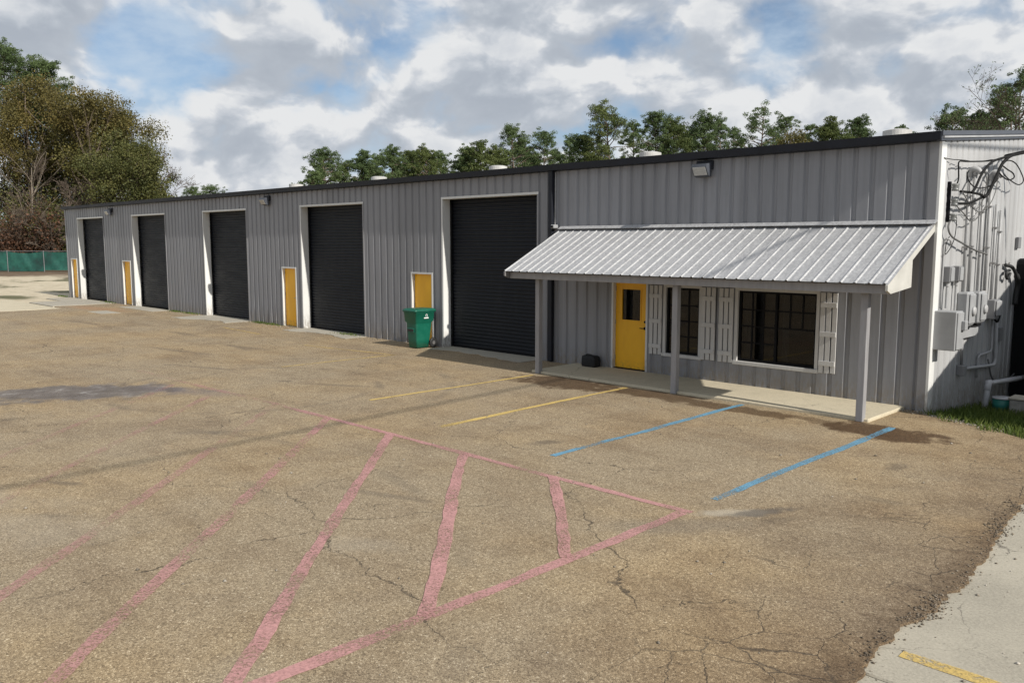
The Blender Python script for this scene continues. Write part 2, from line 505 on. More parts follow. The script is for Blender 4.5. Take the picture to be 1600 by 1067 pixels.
def mat_ground():
    m, nt, b = new_mat('sand_and_leaf_litter')
    p = pos(nt)
    n1 = noise(nt, vmth(nt, 'MULTIPLY', p, (.8, 1.6, 1)), .16, 7, .65)
    n2 = noise(nt, p, 1.1, 6, .7)
    n3 = noise(nt, p, .06, 5, .6)
    sand = ramp(nt, n2, [(.3, (.36, .30, .20)), (.55, (.50, .43, .31)), (.75, (.60, .54, .42))])
    weed = ramp(nt, n2, [(.3, (.055, .06, .022)), (.7, (.15, .13, .06))])
    lit = ramp(nt, n2, [(.3, (.07, .045, .025)), (.7, (.17, .11, .06))])
    c = mixc(nt, sstep(nt, n1, .52, .62), sand, weed)
    xs = nd(nt, 'ShaderNodeSeparateXYZ', {0: p})
    e = mth(nt, 'ADD', mth(nt, 'MULTIPLY', xs.outputs[0], -.63), mth(nt, 'MULTIPLY', xs.outputs[1], .77))
    e = mth(nt, 'ADD', e, mth(nt, 'MULTIPLY', mth(nt, 'SUBTRACT', n1, .5), 22))
    c = mixc(nt, sstep(nt, e, 49, 57), c, lit)
    # weedy strip just beyond the left end of the building
    k = blob(nt, p, -45.5, -2.0, 2.8, 1.1, 0, .5, .7, .4, 1.1)
    c = mixc(nt, k, c, weed)
    gx = sstep(nt, xs.outputs[0], -2.0, -.5)
    gy = sstep(nt, n2, .3, .6)
    c = mixc(nt, gx, c, ramp(nt, n2, [(.3, (.045, .04, .02)), (.7, (.10, .085, .045))]))
    setin(nt, b, 'Base Color', c)
    b.inputs['Roughness'].default_value = .95
    bump(nt, b, n2, .4, .05)
    return m


M['ground'] = mat_ground()


def mat_paint(name, c, lo, hi, strength=.95):
    """worn road paint: the aggregate shows through where it has rubbed off"""
    m, nt, b = new_mat(name)
    p = pos(nt)
    big = noise(nt, p, 1.1, 5, .62)
    fine = noise(nt, p, 38, 4, .75)
    v1 = nd(nt, 'ShaderNodeSeparateColor', {0: nd(nt, 'ShaderNodeTexVoronoi', {'Vector': p, 'Scale': 62.0}).outputs['Color']}).outputs[1]
    t = mth(nt, 'ADD', mth(nt, 'MULTIPLY', big, .62), mth(nt, 'MULTIPLY', fine, .22))
    t = mth(nt, 'ADD', t, mth(nt, 'MULTIPLY', v1, .16))
    al = mth(nt, 'MULTIPLY', sstep(nt, t, lo, hi), strength)
    cc = mixc(nt, sstep(nt, fine, .3, .7), tuple(x * .74 for x in c), tuple(min(1, x * 1.12) for x in c))
    cc = mixc(nt, sstep(nt, big, .35, .65, .45, 0), cc, tuple(x * .72 for x in c))
    setin(nt, b, 'Base Color', cc)
    b.inputs['Roughness'].default_value = .8
    setin(nt, b, 'Alpha', al)
    bump(nt, b, fine, .4, .006)
    return m


PINK = (.53, .275, .26)
M['pink'] = mat_paint('worn_pink_paint', PINK, .33, .57, .84)
M['pink2'] = mat_paint('faded_pink_paint', PINK, .43, .60, .70)
M['pink3'] = mat_paint('nearly_gone_pink_paint', PINK, .43, .64, .50)
M['blue'] = mat_paint('worn_blue_paint', (.14, .32, .45), .34, .55, .88)
M['ypaint'] = mat_paint('worn_yellow_paint', (.62, .44, .14), .30, .50, .9)
M['ypaint2'] = mat_paint('faded_yellow_paint', (.60, .43, .16), .36, .58, .8)


def mat_leaf(name, stops, trans=.25, rough=.6):
    m, nt, b = new_mat(name)
    rnd = nd(nt, 'ShaderNodeNewGeometry').outputs['Random Per Island']
    p = pos(nt)
    n = noise(nt, p, .35, 3, .5)
    t = mth(nt, 'ADD', mth(nt, 'MULTIPLY', rnd, .55), mth(nt, 'MULTIPLY', sstep(nt, n, .3, .7), .45))
    c = ramp(nt, t, stops)
    setin(nt, b, 'Base Color', c)
    b.inputs['Roughness'].default_value = rough
    b.inputs['Specular IOR Level'].default_value = .25
    tr = nd(nt, 'ShaderNodeBsdfTranslucent', {'Color': c})
    mx = nd(nt, 'ShaderNodeMixShader', {0: trans, 1: b.outputs[0], 2: tr.outputs[0]})
    nt.links.new(mx.outputs[0], nt.nodes['Material Output'].inputs[0])
    return m


M['needle'] = mat_leaf('pine_needles', [(0, (.045, .070, .026)), (.5, (.088, .130, .048)), (1, (.150, .195, .075))])
M['needle2'] = mat_leaf('yellowish_pine_needles', [(0, (.050, .070, .022)), (.5, (.095, .125, .038)), (1, (.165, .185, .060))])
M['olive'] = mat_leaf('olive_brown_leaves', [(0, (.062, .060, .019)), (.5, (.118, .108, .032)), (1, (.19, .155, .046))])
M['rust'] = mat_leaf('rusty_oak_leaves', [(0, (.066, .060, .020)), (.5, (.120, .102, .032)), (1, (.195, .148, .044))])
M['green'] = mat_leaf('dull_green_leaves', [(0, (.044, .052, .017)), (.5, (.092, .100, .032)), (1, (.165, .155, .05))])
M['red'] = mat_leaf('russet_leaves', [(0, (.040, .026, .016)), (.5, (.085, .046, .027)), (1, (.17, .080, .046))])
M['brownleaf'] = mat_leaf('dry_brown_leaves', [(0, (.055, .040, .024)), (.5, (.11, .08, .048)), (1, (.18, .135, .085))])
M['grass'] = mat_leaf('grass_blades', [(0, (.040, .065, .012)), (.5, (.095, .140, .026)), (1, (.22, .24, .065))], .35)
M['screen'] = None


def mat_screen():
    m, nt, b = new_mat('green_screen_fabric')
    p = pos(nt)
    n = noise(nt, vmth(nt, 'MULTIPLY', p, (1, 1, .8)), .8, 6, .65)
    n2 = noise(nt, p, 3.5, 4, .6)
    c = ramp(nt, n, [(.32, (.005, .030, .025)), (.5, (.007, .068, .052)), (.68, (.02, .115, .085))])
    c = mixc(nt, sstep(nt, n2, .5, .7, 0, .4), c, (.015, .05, .04))
    setin(nt, b, 'Base Color', c)
    b.inputs['Roughness'].default_value = .7
    return m


M['screen'] = mat_screen()
M['bin'] = simple('green_bin_plastic', (0.005, 0.105, 0.066), 0.42, vary=.12, scale=5)
M['binlid'] = simple('green_lid_plastic', (0.005, 0.095, 0.060), 0.45, vary=.12, scale=5)
M['print'] = simple('white_print', (.75, .76, .75), .5, vary=.03)
M['stone'] = mat_leaf('loose_stones', [(0, (.10, .085, .065)), (.5, (.22, .19, .15)), (1, (.5, .46, .40))], 0.0, .9)
M['crumb'] = mat_leaf('crumbled_asphalt_bits', [(0, (.06, .047, .035)), (.6, (.13, .105, .078)), (1, (.30, .25, .19))], 0.0, .95)


# ------------------------------------------------------------------ mesh helpers
class MB:
    def __init__(s):
        s.v, s.f = [], []

    def add(s, vs, fs):
        o = len(s.v)
        s.v += [tuple(map(float, q)) for q in vs]
        s.f += [tuple(i + o for i in f) for f in fs]
        return s

    def box(s, x0, x1, y0, y1, z0, z1):
        return s.add([(x0, y0, z0), (x1, y0, z0), (x1, y1, z0), (x0, y1, z0), (x0, y0, z1), (x1, y0, z1), (x1, y1, z1), (x0, y1, z1)],
                     [(0, 3, 2, 1), (4, 5, 6, 7), (0, 1, 5, 4), (1, 2, 6, 5), (2, 3, 7, 6), (3, 0, 4, 7)])

    def bbox(s, x0, x1, y0, y1, z0, z1, b=.01):
        """box with chamfered edges"""
        vs, idx = [], {}
        lo, hi = (x0, y0, z0), (x1, y1, z1)
        for sx in (0, 1):
            for sy in (0, 1):
                for sz in (0, 1):
                    c = [hi[i] if k else lo[i] for i, k in enumerate((sx, sy, sz))]
                    dr = [-1 if k else 1 for k in (sx, sy, sz)]
                    for ax in range(3):
                        q = [c[i] + (0 if i == ax else dr[i] * b) for i in range(3)]
                        idx[(sx, sy, sz, ax)] = len(vs)
                        vs.append(q)
        fs = []
        for ax in range(3):
            o = [i for i in range(3) if i != ax]
            for k in (0, 1):
                ring = []
                for a, c2 in ((0, 0), (1, 0), (1, 1), (0, 1)):
                    key = [0, 0, 0]
                    key[ax] = k
                    key[o[0]] = a
                    key[o[1]] = c2
                    ring.append(idx[(*key, ax)])
                fs.append(tuple(ring))
        for ax in range(3):  # edges along ax
            o = [i for i in range(3) if i != ax]
            for a in (0, 1):
                for c2 in (0, 1):
                    k0, k1 = [0, 0, 0], [0, 0, 0]
                    k1[ax] = 1
                    for kk in (k0, k1):
                        kk[o[0]], kk[o[1]] = a, c2
                    fs.append((idx[(*k0, o[0])], idx[(*k1, o[0])], idx[(*k1, o[1])], idx[(*k0, o[1])]))
        for sx in (0, 1):
            for sy in (0, 1):
                for sz in (0, 1):
                    fs.append(tuple(idx[(sx, sy, sz, a)] for a in range(3)))
        return s.add(vs, fs)

    def tube(s, pts, r, n=8, cap=True):
        pts = [np.array(q, float) for q in pts]
        k = len(pts)
        rs = r if isinstance(r, (list, tuple, np.ndarray)) else [r] * k
        vs, fs = [], []
        up = None
        for i, q in enumerate(pts):
            t = pts[min(i + 1, k - 1)] - pts[max(i - 1, 0)]
            L = np.linalg.norm(t)
            t = t / L if L > 1e-9 else np.array([0, 0, 1.])
            if up is None:
                up = np.cross(t, (1, 0, 0) if abs(t[0]) < .8 else (0, 1, 0))
            up = up - t * (up @ t)
            up /= np.linalg.norm(up) + 1e-12
            sd_ = np.cross(t, up)
            for j in range(n):
                a = 2 * math.pi * j / n
                vs.append(q + rs[i] * (math.cos(a) * up + math.sin(a) * sd_))
        for i in range(k - 1):
            for j in range(n):
                a, b_ = i * n + j, i * n + (j + 1) % n
                fs.append((a, b_, b_ + n, a + n))
        if cap:
            fs.append(tuple(reversed(range(n))))
            fs.append(tuple(range((k - 1) * n, k * n)))
        return s.add(vs, fs)

    def cyl(s, c, r, z0, z1, n=24, r1=None):
        return s.tube([(c[0], c[1], z0), (c[0], c[1], z1)], [r, r if r1 is None else r1], n)

    def prism(s, pts, d):
        """polygon pts extruded by vector d"""
        n = len(pts)
        d = np.array(d, float)
        vs = [np.array(q, float) for q in pts] + [np.array(q, float) + d for q in pts]
        fs = [tuple(reversed(range(n))), tuple(range(n, 2 * n))] + [(i, (i + 1) % n, (i + 1) % n + n, i + n) for i in range(n)]
        return s.add(vs, fs)

    def build(s, name, mat, parent=None, smooth=False, loc=None):
        me = bpy.data.meshes.new(name)
        me.from_pydata(s.v, [], s.f)
        me.update()
        if smooth:
            me.polygons.foreach_set('use_smooth', [True] * len(me.polygons))
        me.materials.append(mat)
        o = bpy.data.objects.new(name, me)
        col.objects.link(o)
        if parent is not None:
            o.parent = parent
        if loc is not None:
            o.location = loc
        fix.append(o)
        return o


fix = []


def tris(name, V, F, mat, parent=None, smooth=False):
    """big triangle / quad meshes from arrays"""
    me = bpy.data.meshes.new(name)
    V = np.asarray(V, np.float32)
    F = np.asarray(F, np.int32)
    k = F.shape[1]
    me.vertices.add(len(V))
    me.vertices.foreach_set('co', V.ravel())
    me.loops.add(F.size)
    me.loops.foreach_set('vertex_index', F.ravel())
    me.polygons.add(len(F))
    me.polygons.foreach_set('loop_start', np.arange(0, F.size, k, dtype=np.int32))
    me.update(calc_edges=True)
    if smooth:
        me.polygons.foreach_set('use_smooth', [True] * len(F))
    me.materials.append(mat)
    o = bpy.data.objects.new(name, me)
    col.objects.link(o)
    if parent is not None:
        o.parent = parent
    return o


def tag(o, label=None, cat=None, group=None, kind=None):
    for k, v in (('label', label), ('category', cat), ('group', group), ('kind', kind)):
        if v:
            o[k] = v
    return o


def empty(name, loc=(0, 0, 0)):
    o = bpy.data.objects.new(name, None)
    col.objects.link(o)
    o.location = loc
    o.empty_display_size = .2
    return o


def keep(o, parent):
    """parent a piece built in world coordinates under an Empty standing somewhere else"""
    o.parent = parent
    o.matrix_parent_inverse = Matrix.Translation(parent.location).inverted()
    return o


# ------------------------------------------------------------------ ground
def gz(x, y):
    z = -0.05
    if x > -0.3 and y > -1.2:
        k = min(1.0, (x + .3) / .3)
        z -= k * 0.085 * min(max(y + .35, 0), 5.0)
    return z


def build_ground():
    xs = sorted(set([-2500, -1200, -600, -300, -180, -120, -90, -70, -55, -46, -40, -30, -20, -10, -5, -2, -.3] + list(np.round(np.arange(0, 6.1, .5), 2)) + [8, 12, 20, 40, 80, 200, 600, 1500, 2500]))
    ys = sorted(set([-2500, -1000, -400, -150, -60, -30, -20, -12, -8, -5, -3, -2] + list(np.round(np.arange(-1.5, 8.1, .5), 2)) + [10, 14, 20, 30, 45, 60, 80, 110, 160, 300, 700, 1500, 2500]))
    V = [(x, y, gz(x, y)) for y in ys for x in xs]
    n = len(xs)
    F = [(j * n + i, j * n + i + 1, (j + 1) * n + i + 1, (j + 1) * n + i) for j in range(len(ys) - 1) for i in range(n - 1)]
    tag(tris('ground', V, F, M['ground']), 'sandy ground with weeds and leaf litter around the building', 'ground', kind='structure')


build_ground()
rng = random.Random(5)


def build_asphalt():
    edge = []
    y = -60.0
    while y < -14:
        edge.append((2.9 + rng.uniform(-.05, .05), y))
        y += 1.0
    w = 0
    while y < -4.6:
        w = .75 * w + rng.uniform(-.026, .026)
        xb = 2.58 + .25 * min(1, (-4.6 - y) / 2.4)
        edge.append((xb + w + rng.uniform(-.018, .018), y))
        y += .06
    top = []
    x = 2.62
    while x < 9:
        top.append((x, -4.55 + rng.uniform(-.04, .04)))
        x += .12
    grass = [(30, -3.2), (12, -2.7), (6, -2.35), (4, -2.0), (2.9, -1.5), (1.77, -1.07), (1.33, -.78), (1.0, -.6), (.7, -.47), (.45, -.36), (.24, -.28), (.0, -.1), (0, .03)]
    g2 = []
    for a, b in zip(grass[:-1], grass[1:]):
        k = max(1, int(math.hypot(a[0] - b[0], a[1] - b[1]) / .12)) if a[0] < 5 else 1
        for i in range(k):
            t = i / k
            g2.append((a[0] + (b[0] - a[0]) * t + (rng.uniform(-.03, .03) if k > 1 else 0), a[1] + (b[1] - a[1]) * t + (rng.uniform(-.03, .03) if k > 1 else 0)))
    left = [(0, .03), (-36.3, .03), (-36.4, -.6), (-36.2, -1.3), (-36.35, -2.7), (-35.6, -2.85), (-34.85, -2.95), (-34.7, -4), (-34.8, -5.3), (-34.75, -9), (-34.8, -14), (-34.8, -60)]
    pts = edge + top + [(30, -4.5)] + g2 + left
    n = len(pts)
    mb = MB()
    mb.add([(a, b, 0) for a, b in pts] + [(a, b, -.055) for a, b in pts],
           [tuple(range(n))] + [((i + 1) % n, i, i + n, (i + 1) % n + n) for i in range(n)])
    o = mb.build('asphalt_lot', M['asphalt'])
    tag(o, 'worn tan asphalt parking lot with cracks in front of the building', 'parking lot', kind='structure')
    return pts, edge


asph_pts, asph_edge = build_asphalt()


def slab(name, x0, x1, y0, y1, z0, z1, mat, label, cat, b=.012):
    o = MB().bbox(x0, x1, y0, y1, z0, z1, b).build(name, mat)
    tag(o, label, cat, kind='structure')
    return o


# concrete drive in the right foreground, cast in bays
ybay = [-4.50, -9.54, -14.6, -19.7, -24.8]
for i in range(4):
    for j, (xa, xb) in enumerate(((2.35, 7.4), (7.42, 12.5))):
        slab('concrete_drive_slab', xa, xb, ybay[i + 1] + .012, ybay[i] - .008, -.2, -.022, M['concrete'],
             'weathered pale concrete drive slab beside the broken asphalt edge', 'pavement')
# concrete at the far left of the lot and in front of the doors
slab('concrete_pad', -42.2, -34.83, -14, -2.93, -.2, .006, M['slab'], 'pale tan concrete pad at the far left edge of the lot', 'pavement')
slab('concrete_pad', -39.9, -36.42, -2.75, .02, -.2, .010, M['apron'], 'grey concrete pad in front of the farthest overhead door', 'pavement')
slab('concrete_patch', -32.2, -30.6, -2.7, -1.95, -.04, .006, M['apron'], 'small grey concrete patch set in the lot before the second farthest door', 'pavement', .004)
slab('concrete_pad', -42.6, -40.0, -1.2, .02, -.2, -.005, M['apron'], 'grey concrete pad under the farthest yellow door', 'pavement')
slab('door_apron', -33.9, -30.3, -.8, .03, -.04, .010, M['apron'], 'concrete apron at the second farthest overhead door', 'pavement', .004)


def apron(x0, x1, d, label, seed):
    r = random.Random(seed)
    pts = [(x0, .28)]
    k = 14
    for i in range(k + 1):
        t = i / k
        pts.append((x0 + (x1 - x0) * t, -d * (.82 + .25 * math.sin(t * 5 + seed)) + r.uniform(-.08, .08)))
    pts.append((x1, .28))
    mb = MB().prism([(a, b, -.03) for a, b in pts], (0, 0, .042))
    tag(mb.build('door_apron', M['apron']), label, 'pavement', kind='structure')


apron(-27.0, -23.4, 1.35, 'chipped concrete apron at the middle overhead door', 1)
apron(-19.8, -16.2, .85, 'chipped concrete apron at the fourth overhead door', 2)
apron(-12.62, -9.0, .65, 'dark concrete apron at the nearest overhead door', 3)
# porch slab
slab('porch_slab', -7.80, -.32, -1.57, .02, -.15, .052, M['slab'], 'pale concrete porch slab under the metal awning', 'pavement', .015)


# ------------------------------------------------------------------ painted markings
def stripe(name, a, b, w, mat, label, cat='road marking', z=.0045, group=None):
    a, b = np.array(a, float), np.array(b, float)
    d = (b - a) / np.linalg.norm(b - a)
    n = np.array([-d[1], d[0]])
    L = np.linalg.norm(b - a)
    k = max(2, int(L / .12))
    r = random.Random(int(abs(a[0] * 131 + a[1] * 77 + b[0] * 13) * 10))
    V, F = [], []
    o1 = o2 = 0
    for i in range(k + 1):
        t = i / k
        o1 = .6 * o1 + r.uniform(-.011, .011)
        o2 = .6 * o2 + r.uniform(-.011, .011)
        c = a + (b - a) * t + n * .012 * math.sin(t * 7 + a[0])
        q1, q2 = c + n * (w / 2 + o1), c - n * (w / 2 + o2)
        V += [(q1[0], q1[1], z), (q2[0], q2[1], z)]
        if i:
            F.append((2 * i - 2, 2 * i - 1, 2 * i + 1, 2 * i))
    o = MB().add(V, F).build(name, mat)
    tag(o, label, cat, group, 'structure')
    return o


stripe('blue_line', (.11, -1.70), (.09, -6.92), .115, M['blue'], 'blue parking line ending by the right porch post')
stripe('blue_line', (-2.52, -1.64), (-2.50, -6.75), .11, M['blue'], 'blue parking line between the porch middle and right posts')
stripe('yellow_line', (-5.08, -1.70), (-4.97, -6.65), .105, M['ypaint'], 'yellow parking line running out from the yellow porch door')
stripe('yellow_line', (-7.47, -1.85), (-7.58, -6.1), .09, M['ypaint'], 'thin faded yellow parking line ending by the left porch post')
stripe('yellow_line', (-12.3, -1.95), (-12.45, -5.1), .10, M['ypaint2'], 'faint yellow line in front of the nearest overhead door')
stripe('yellow_line', (-15.7, -2.5), (-12.2, -1.97), .09, M['ypaint2'], 'faint yellow line running beside the building left of the bin')
stripe('yellow_line', (-22.1, -1.75), (-19.2, -1.97), .10, M['ypaint2'], 'faint yellow line before the third yellow door')
stripe('yellow_line', (2.93, -9.09), (7.2, -9.06), .10, M['ypaint'], 'yellow line painted on the concrete drive', z=-.017)
stripe('pink_line', (.18, -7.50), (-8.2, -7.52), .11, M['pink'], 'long pink border line of the hatched area nearest the building')
stripe('pink_line', (-8.2, -7.52), (-14.2, -7.68), .13, M['pink3'], 'faded far stretch of the pink border line')
stripe('pink_line', (.10, -7.56), (.14, -16.5), .13, M['pink'], 'pink border line running from the hatching tip towards the foreground', z=.0055)
dl = ['shortest', 'second shortest', 'third', 'fourth', 'fifth', 'sixth', 'seventh']
for i in range(7):
    x0 = -1.80 - 1.665 * i
    ln = 1.84 + 1.69 * i
    mt = M['pink'] if i < 3 else (M['pink2'] if i < 4 else M['pink3'])
    yy = -7.45 - (.05 if i < 5 else .5)
    if i == 6:
        ln = 5.0
    stripe('pink_hatch_line', (x0, yy), (x0 + ln + .04, yy - ln - .08), .13, mt, dl[i] + ' diagonal pink stripe of the hatched area counting from its right tip', group='pink hatch lines', z=.0085)

# ------------------------------------------------------------------ building
H = 4.55
XL, XR = -42.66, 0.0
DEP = 18.3
bld = empty('metal_warehouse', (-21.3, 0, 0))
tag(bld, 'long grey ribbed metal warehouse with dark overhead doors and yellow doors', 'building')
bld_inv = Matrix.Translation(bld.location).inverted()


def part(mb, name, mat, smooth=False, parent=None, label=None):
    o = mb.build(name, mat, None, smooth)
    if parent is None:
        o.parent = bld
        o.matrix_parent_inverse = bld_inv
    else:
        o.parent = parent
    if label:
        o['label'] = label
    return o


ROLL = [(-40.90, -37.40), (-33.91, -30.42), (-26.88, -23.46), (-19.76, -16.26), (-12.58, -9.06)]
RH = 4.04
PD = [(-42.17, -41.30), (-35.28, -34.32), (-21.08, -20.15), (-13.98, -13.02), (-6.76, -5.77)]
PH = 2.04
WIN = [(-5.33, -4.45), (-3.62, -1.94)]
WZ = (.50, 1.96)
OPEN = [(a, b, -.2, RH) for a, b in ROLL] + [(a, b, -.2, PH) for a, b in PD] + [(a, b, *WZ) for a, b in WIN]
PIT = .3048


def prof(u):
    """outward height of the ribbed sheet at distance u along the wall"""
    t = u % PIT
    for a, b, ha, hb in ((0, .098, .034, .034), (.098, .128, .034, .002), (.128, .172, .002, .002), (.172, .202, .002, .034), (.202, PIT, .034, .034)):
        if t <= b + 1e-9:
            return ha + (hb - ha) * (t - a) / (b - a)
    return .034


KN = (.098, .128, .172, .202)
wr = np.random.default_rng(11)
WX, WZs, WP = wr.uniform(.5, 2.6, 10), wr.uniform(.5, 3.0, 10), wr.uniform(0, 6.28, 10)


def wave(u, z):
    """oil-canning of the thin sheet, in metres"""
    s = sum(math.sin(WX[i] * u + WP[i]) * math.sin(WZs[i] * z + 2 * WP[i]) for i in range(10)) * .0012
    if z < 1.3 and -23.6 < u < -21:
        s += .014 * math.sin(u * 17 + z * 3) * math.sin(z * 5 + u * 3) * (1.3 - z) / 1.3
    if z < .8 and -16.2 < u < -14.2:
        s += .009 * math.sin(u * 14 + z * 4) * (.8 - z) / .8
    return s


def knots(u0, u1):
    k0 = int(math.floor(u0 / PIT)) - 1
    out = [u0, u1]
    for k in range(k0, int(u1 / PIT) + 2):
        for q in KN:
            x = k * PIT + q
            if u0 + .004 < x < u1 - .004:
                out.append(x)
    return sorted(out)


def sheet(u0, u1, spans_fn, mapf):
    """one cladding sheet from u0 to u1; spans_fn(u) gives its z spans"""
    cuts = sorted(set([u0, u1] + [c for o in OPEN_NOW for c in (o[0], o[1]) if u0 < c < u1]))
    mb = MB()
    for a, b in zip(cuts[:-1], cuts[1:]):
        ks = knots(a, b)
        for z0, z1 in spans_fn((a + b) / 2):
            nz = max(1, int((z1 - z0) / .38))
            V, F = [], []
            for j in range(nz + 1):
                for u in ks:
                    zt = z1(u) if callable(z1) else z1
                    z = z0 + (zt - z0) * j / nz
                    V.append(mapf(u, prof(u) + wave(u, z), z))
            n = len(ks)
            for j in range(nz):
                for i in range(n - 1):
                    F.append((j * n + i, j * n + i + 1, (j + 1) * n + i + 1, (j + 1) * n + i))
            mb.add(V, F)
    return mb


def front_spans(u):
    s = [(-.1, H)]
    for a, b, z0, z1 in OPEN:
        if a < u < b:
            out = []
            for p0, p1 in s:
                if z0 > p0:
                    out.append((p0, z0))
                if z1 < p1:
                    out.append((z1, p1))
            s = out
    return s


OPEN_NOW = OPEN
u = XR
while u > XL + .01:
    a = max(XL, u - 3 * PIT)
    part(sheet(a, u, front_spans, lambda q, h, z: (q, -h, z)), 'wall_panel', M['wall'])
    u = a
OPEN_NOW = []
SL = .0935
for (xx, sg) in ((XR, 1), (XL, -1)):
    u = 0.0
    while u < DEP - .01:
        b = min(DEP, u + 3 * PIT)
        mb = MB()
        ks = knots(u, b)
        nz = 12
        V, F = [], []
        for j in range(nz + 1):
            for q in ks:
                zt = H + SL * min(q, DEP - q)
                z = -.55 + (zt + .55) * j / nz
                V.append((xx + sg * (prof(q) + wave(q + 70, z)), q, z))
        n = len(ks)
        for j in range(nz):
            for i in range(n - 1):
                F.append((j * n + i, j * n + i + 1, (j + 1) * n + i + 1, (j + 1) * n + i))
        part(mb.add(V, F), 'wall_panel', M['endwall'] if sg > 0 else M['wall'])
        u = b
part(MB().add([(XL, DEP, -.1), (XR, DEP, -.1), (XR, DEP, H), (XL, DEP, H)], [(0, 1, 2, 3)]), 'back_wall', M['wall'])
# roof: two shallow slopes with standing ribs at the eave
rid = H + SL * DEP / 2 + .06
mb = MB()
mb.prism([(XL - .1, -.10, H + .06), (XL - .1, DEP / 2, rid), (XL - .1, DEP + .1, H + .06), (XL - .1, DEP + .1, H + .03), (XL - .1, DEP / 2, rid - .03), (XL - .1, -.10, H + .03)], (XR - XL + .2, 0, 0))
roof = part(mb, 'roof', M['roof'])
# front eave gutter trim (dark) and its lower drip edge
mb = MB().prism([(XL - .12, -.19, H + .0), (XL - .12, -.03, H - .02), (XL - .12, -.03, H + .10), (XL - .12, -.10, H + .125), (XL - .12, -.20, H + .135)], (XR - XL + .19, 0, 0))
part(mb, 'eave_gutter', M['navy'])
# rake trim on the end wall
for k, (za, zb, xo) in enumerate(((-.005, .075, .075), (.08, .155, .095))):
    mb = MB().prism([(.0, -.16, H + za - .015 + SL * 0), (.0, DEP / 2, H + za + SL * DEP / 2), (.0, DEP / 2, H + zb + SL * DEP / 2), (.0, -.16, H + zb - .015)], (xo, 0, 0))
    part(mb, 'rake_trim', M['rake'])
# corner trims
part(MB().box(-.13, .012, -.052, -.036, -.06, H - .02), 'corner_trim', M['wall_trim'])
part(MB().box(.0135, .056, -.052, .19, -.06, H - .02), 'corner_trim', M['white'], label='white corner trim on the end wall')
part(MB().box(XL - .05, XL + .09, -.05, -.036, -.06, H - .02), 'corner_trim', M['wall_trim'])
# dark downspout left of the porch
part(MB().bbox(-8.63, -8.50, -.14, -.036, .02, H + .01, .012), 'downspout', M['navy'])

# overhead doors
JD = .29


def rollup(x0, x1, i):
    mb = MB()
    n = int(RH / .095)
    pr = ((0, 0), (.016, .020), (.052, .022), (.072, .003), (.095, 0))
    V, F = [], []
    zz = []
    for k in range(n + 1):
        for a, h in pr[:-1]:
            z = .03 + k * .095 + a
            if z < RH + .05:
                zz.append((z, h))
    nx = 9
    r = np.random.default_rng(i)
    for z, h in zz:
        for j in range(nx):
            t = j / (nx - 1)
            V.append((x0 + (x1 - x0) * t, JD - h + .006 * math.sin(t * 5 + z * .7 + i), z))
    for k in range(len(zz) - 1):
        for j in range(nx - 1):
            F.append((k * nx + j, k * nx + j + 1, (k + 1) * nx + j + 1, (k + 1) * nx + j))
    mb.add(V, F)
    d = part(mb, 'rollup_door', M['rollup'])
    inv = bld_inv

    def sub(mb, nm, mt):
        o = part(mb, nm, mt, parent=d)
        return o
    sub(MB().bbox(x0 + .03, x1 - .03, JD - .05, JD - .018, .0, .085, .008), 'bottom_bar', M['black'])
    sub(MB().box(x0 + .001, x0 + .012, -.02, JD - .02, -.05, RH - .001), 'jamb', M['white'])
    sub(MB().box(x1 - .012, x1 - .001, -.02, JD - .02, -.05, RH - .001), 'jamb', M['white'])
    sub(MB().box(x0 + .012, x1 - .012, -.02, JD - .02, RH - .012, RH - .001), 'head_liner', M['white'])
    sub(MB().box(x0 - .045, x0 + .013, -.046, -.0205, -.05, RH + .04), 'opening_trim', M['white'])
    sub(MB().box(x1 - .013, x1 + .04, -.046, -.0205, -.05, RH + .04), 'opening_trim', M['wall_trim'])
    sub(MB().box(x0 - .045, x1 + .04, -.050, -.0465, RH - .012, RH + .045), 'opening_trim', M['white'])
    for s in (x0 + .05, x1 - .05):
        sub(MB().box(s - .035, s + .035, JD - .07, JD - .051, .0, RH - .013), 'guide_rail', M['black'])


for i, (a, b) in enumerate(ROLL):
    rollup(a, b, i)


def lever(mb, x, y, z, sgn):
    mb.tube([(x, y, z), (x, y - .03, z)], .032, 14)
    mb.tube([(x, y - .03, z), (x, y - .055, z), (x + sgn * .02, y - .062, z), (x + sgn * .11, y - .062, z)], .010, 8)
    mb.tube([(x, y, z + .14), (x, y - .025, z + .14)], .028, 14)
    return mb


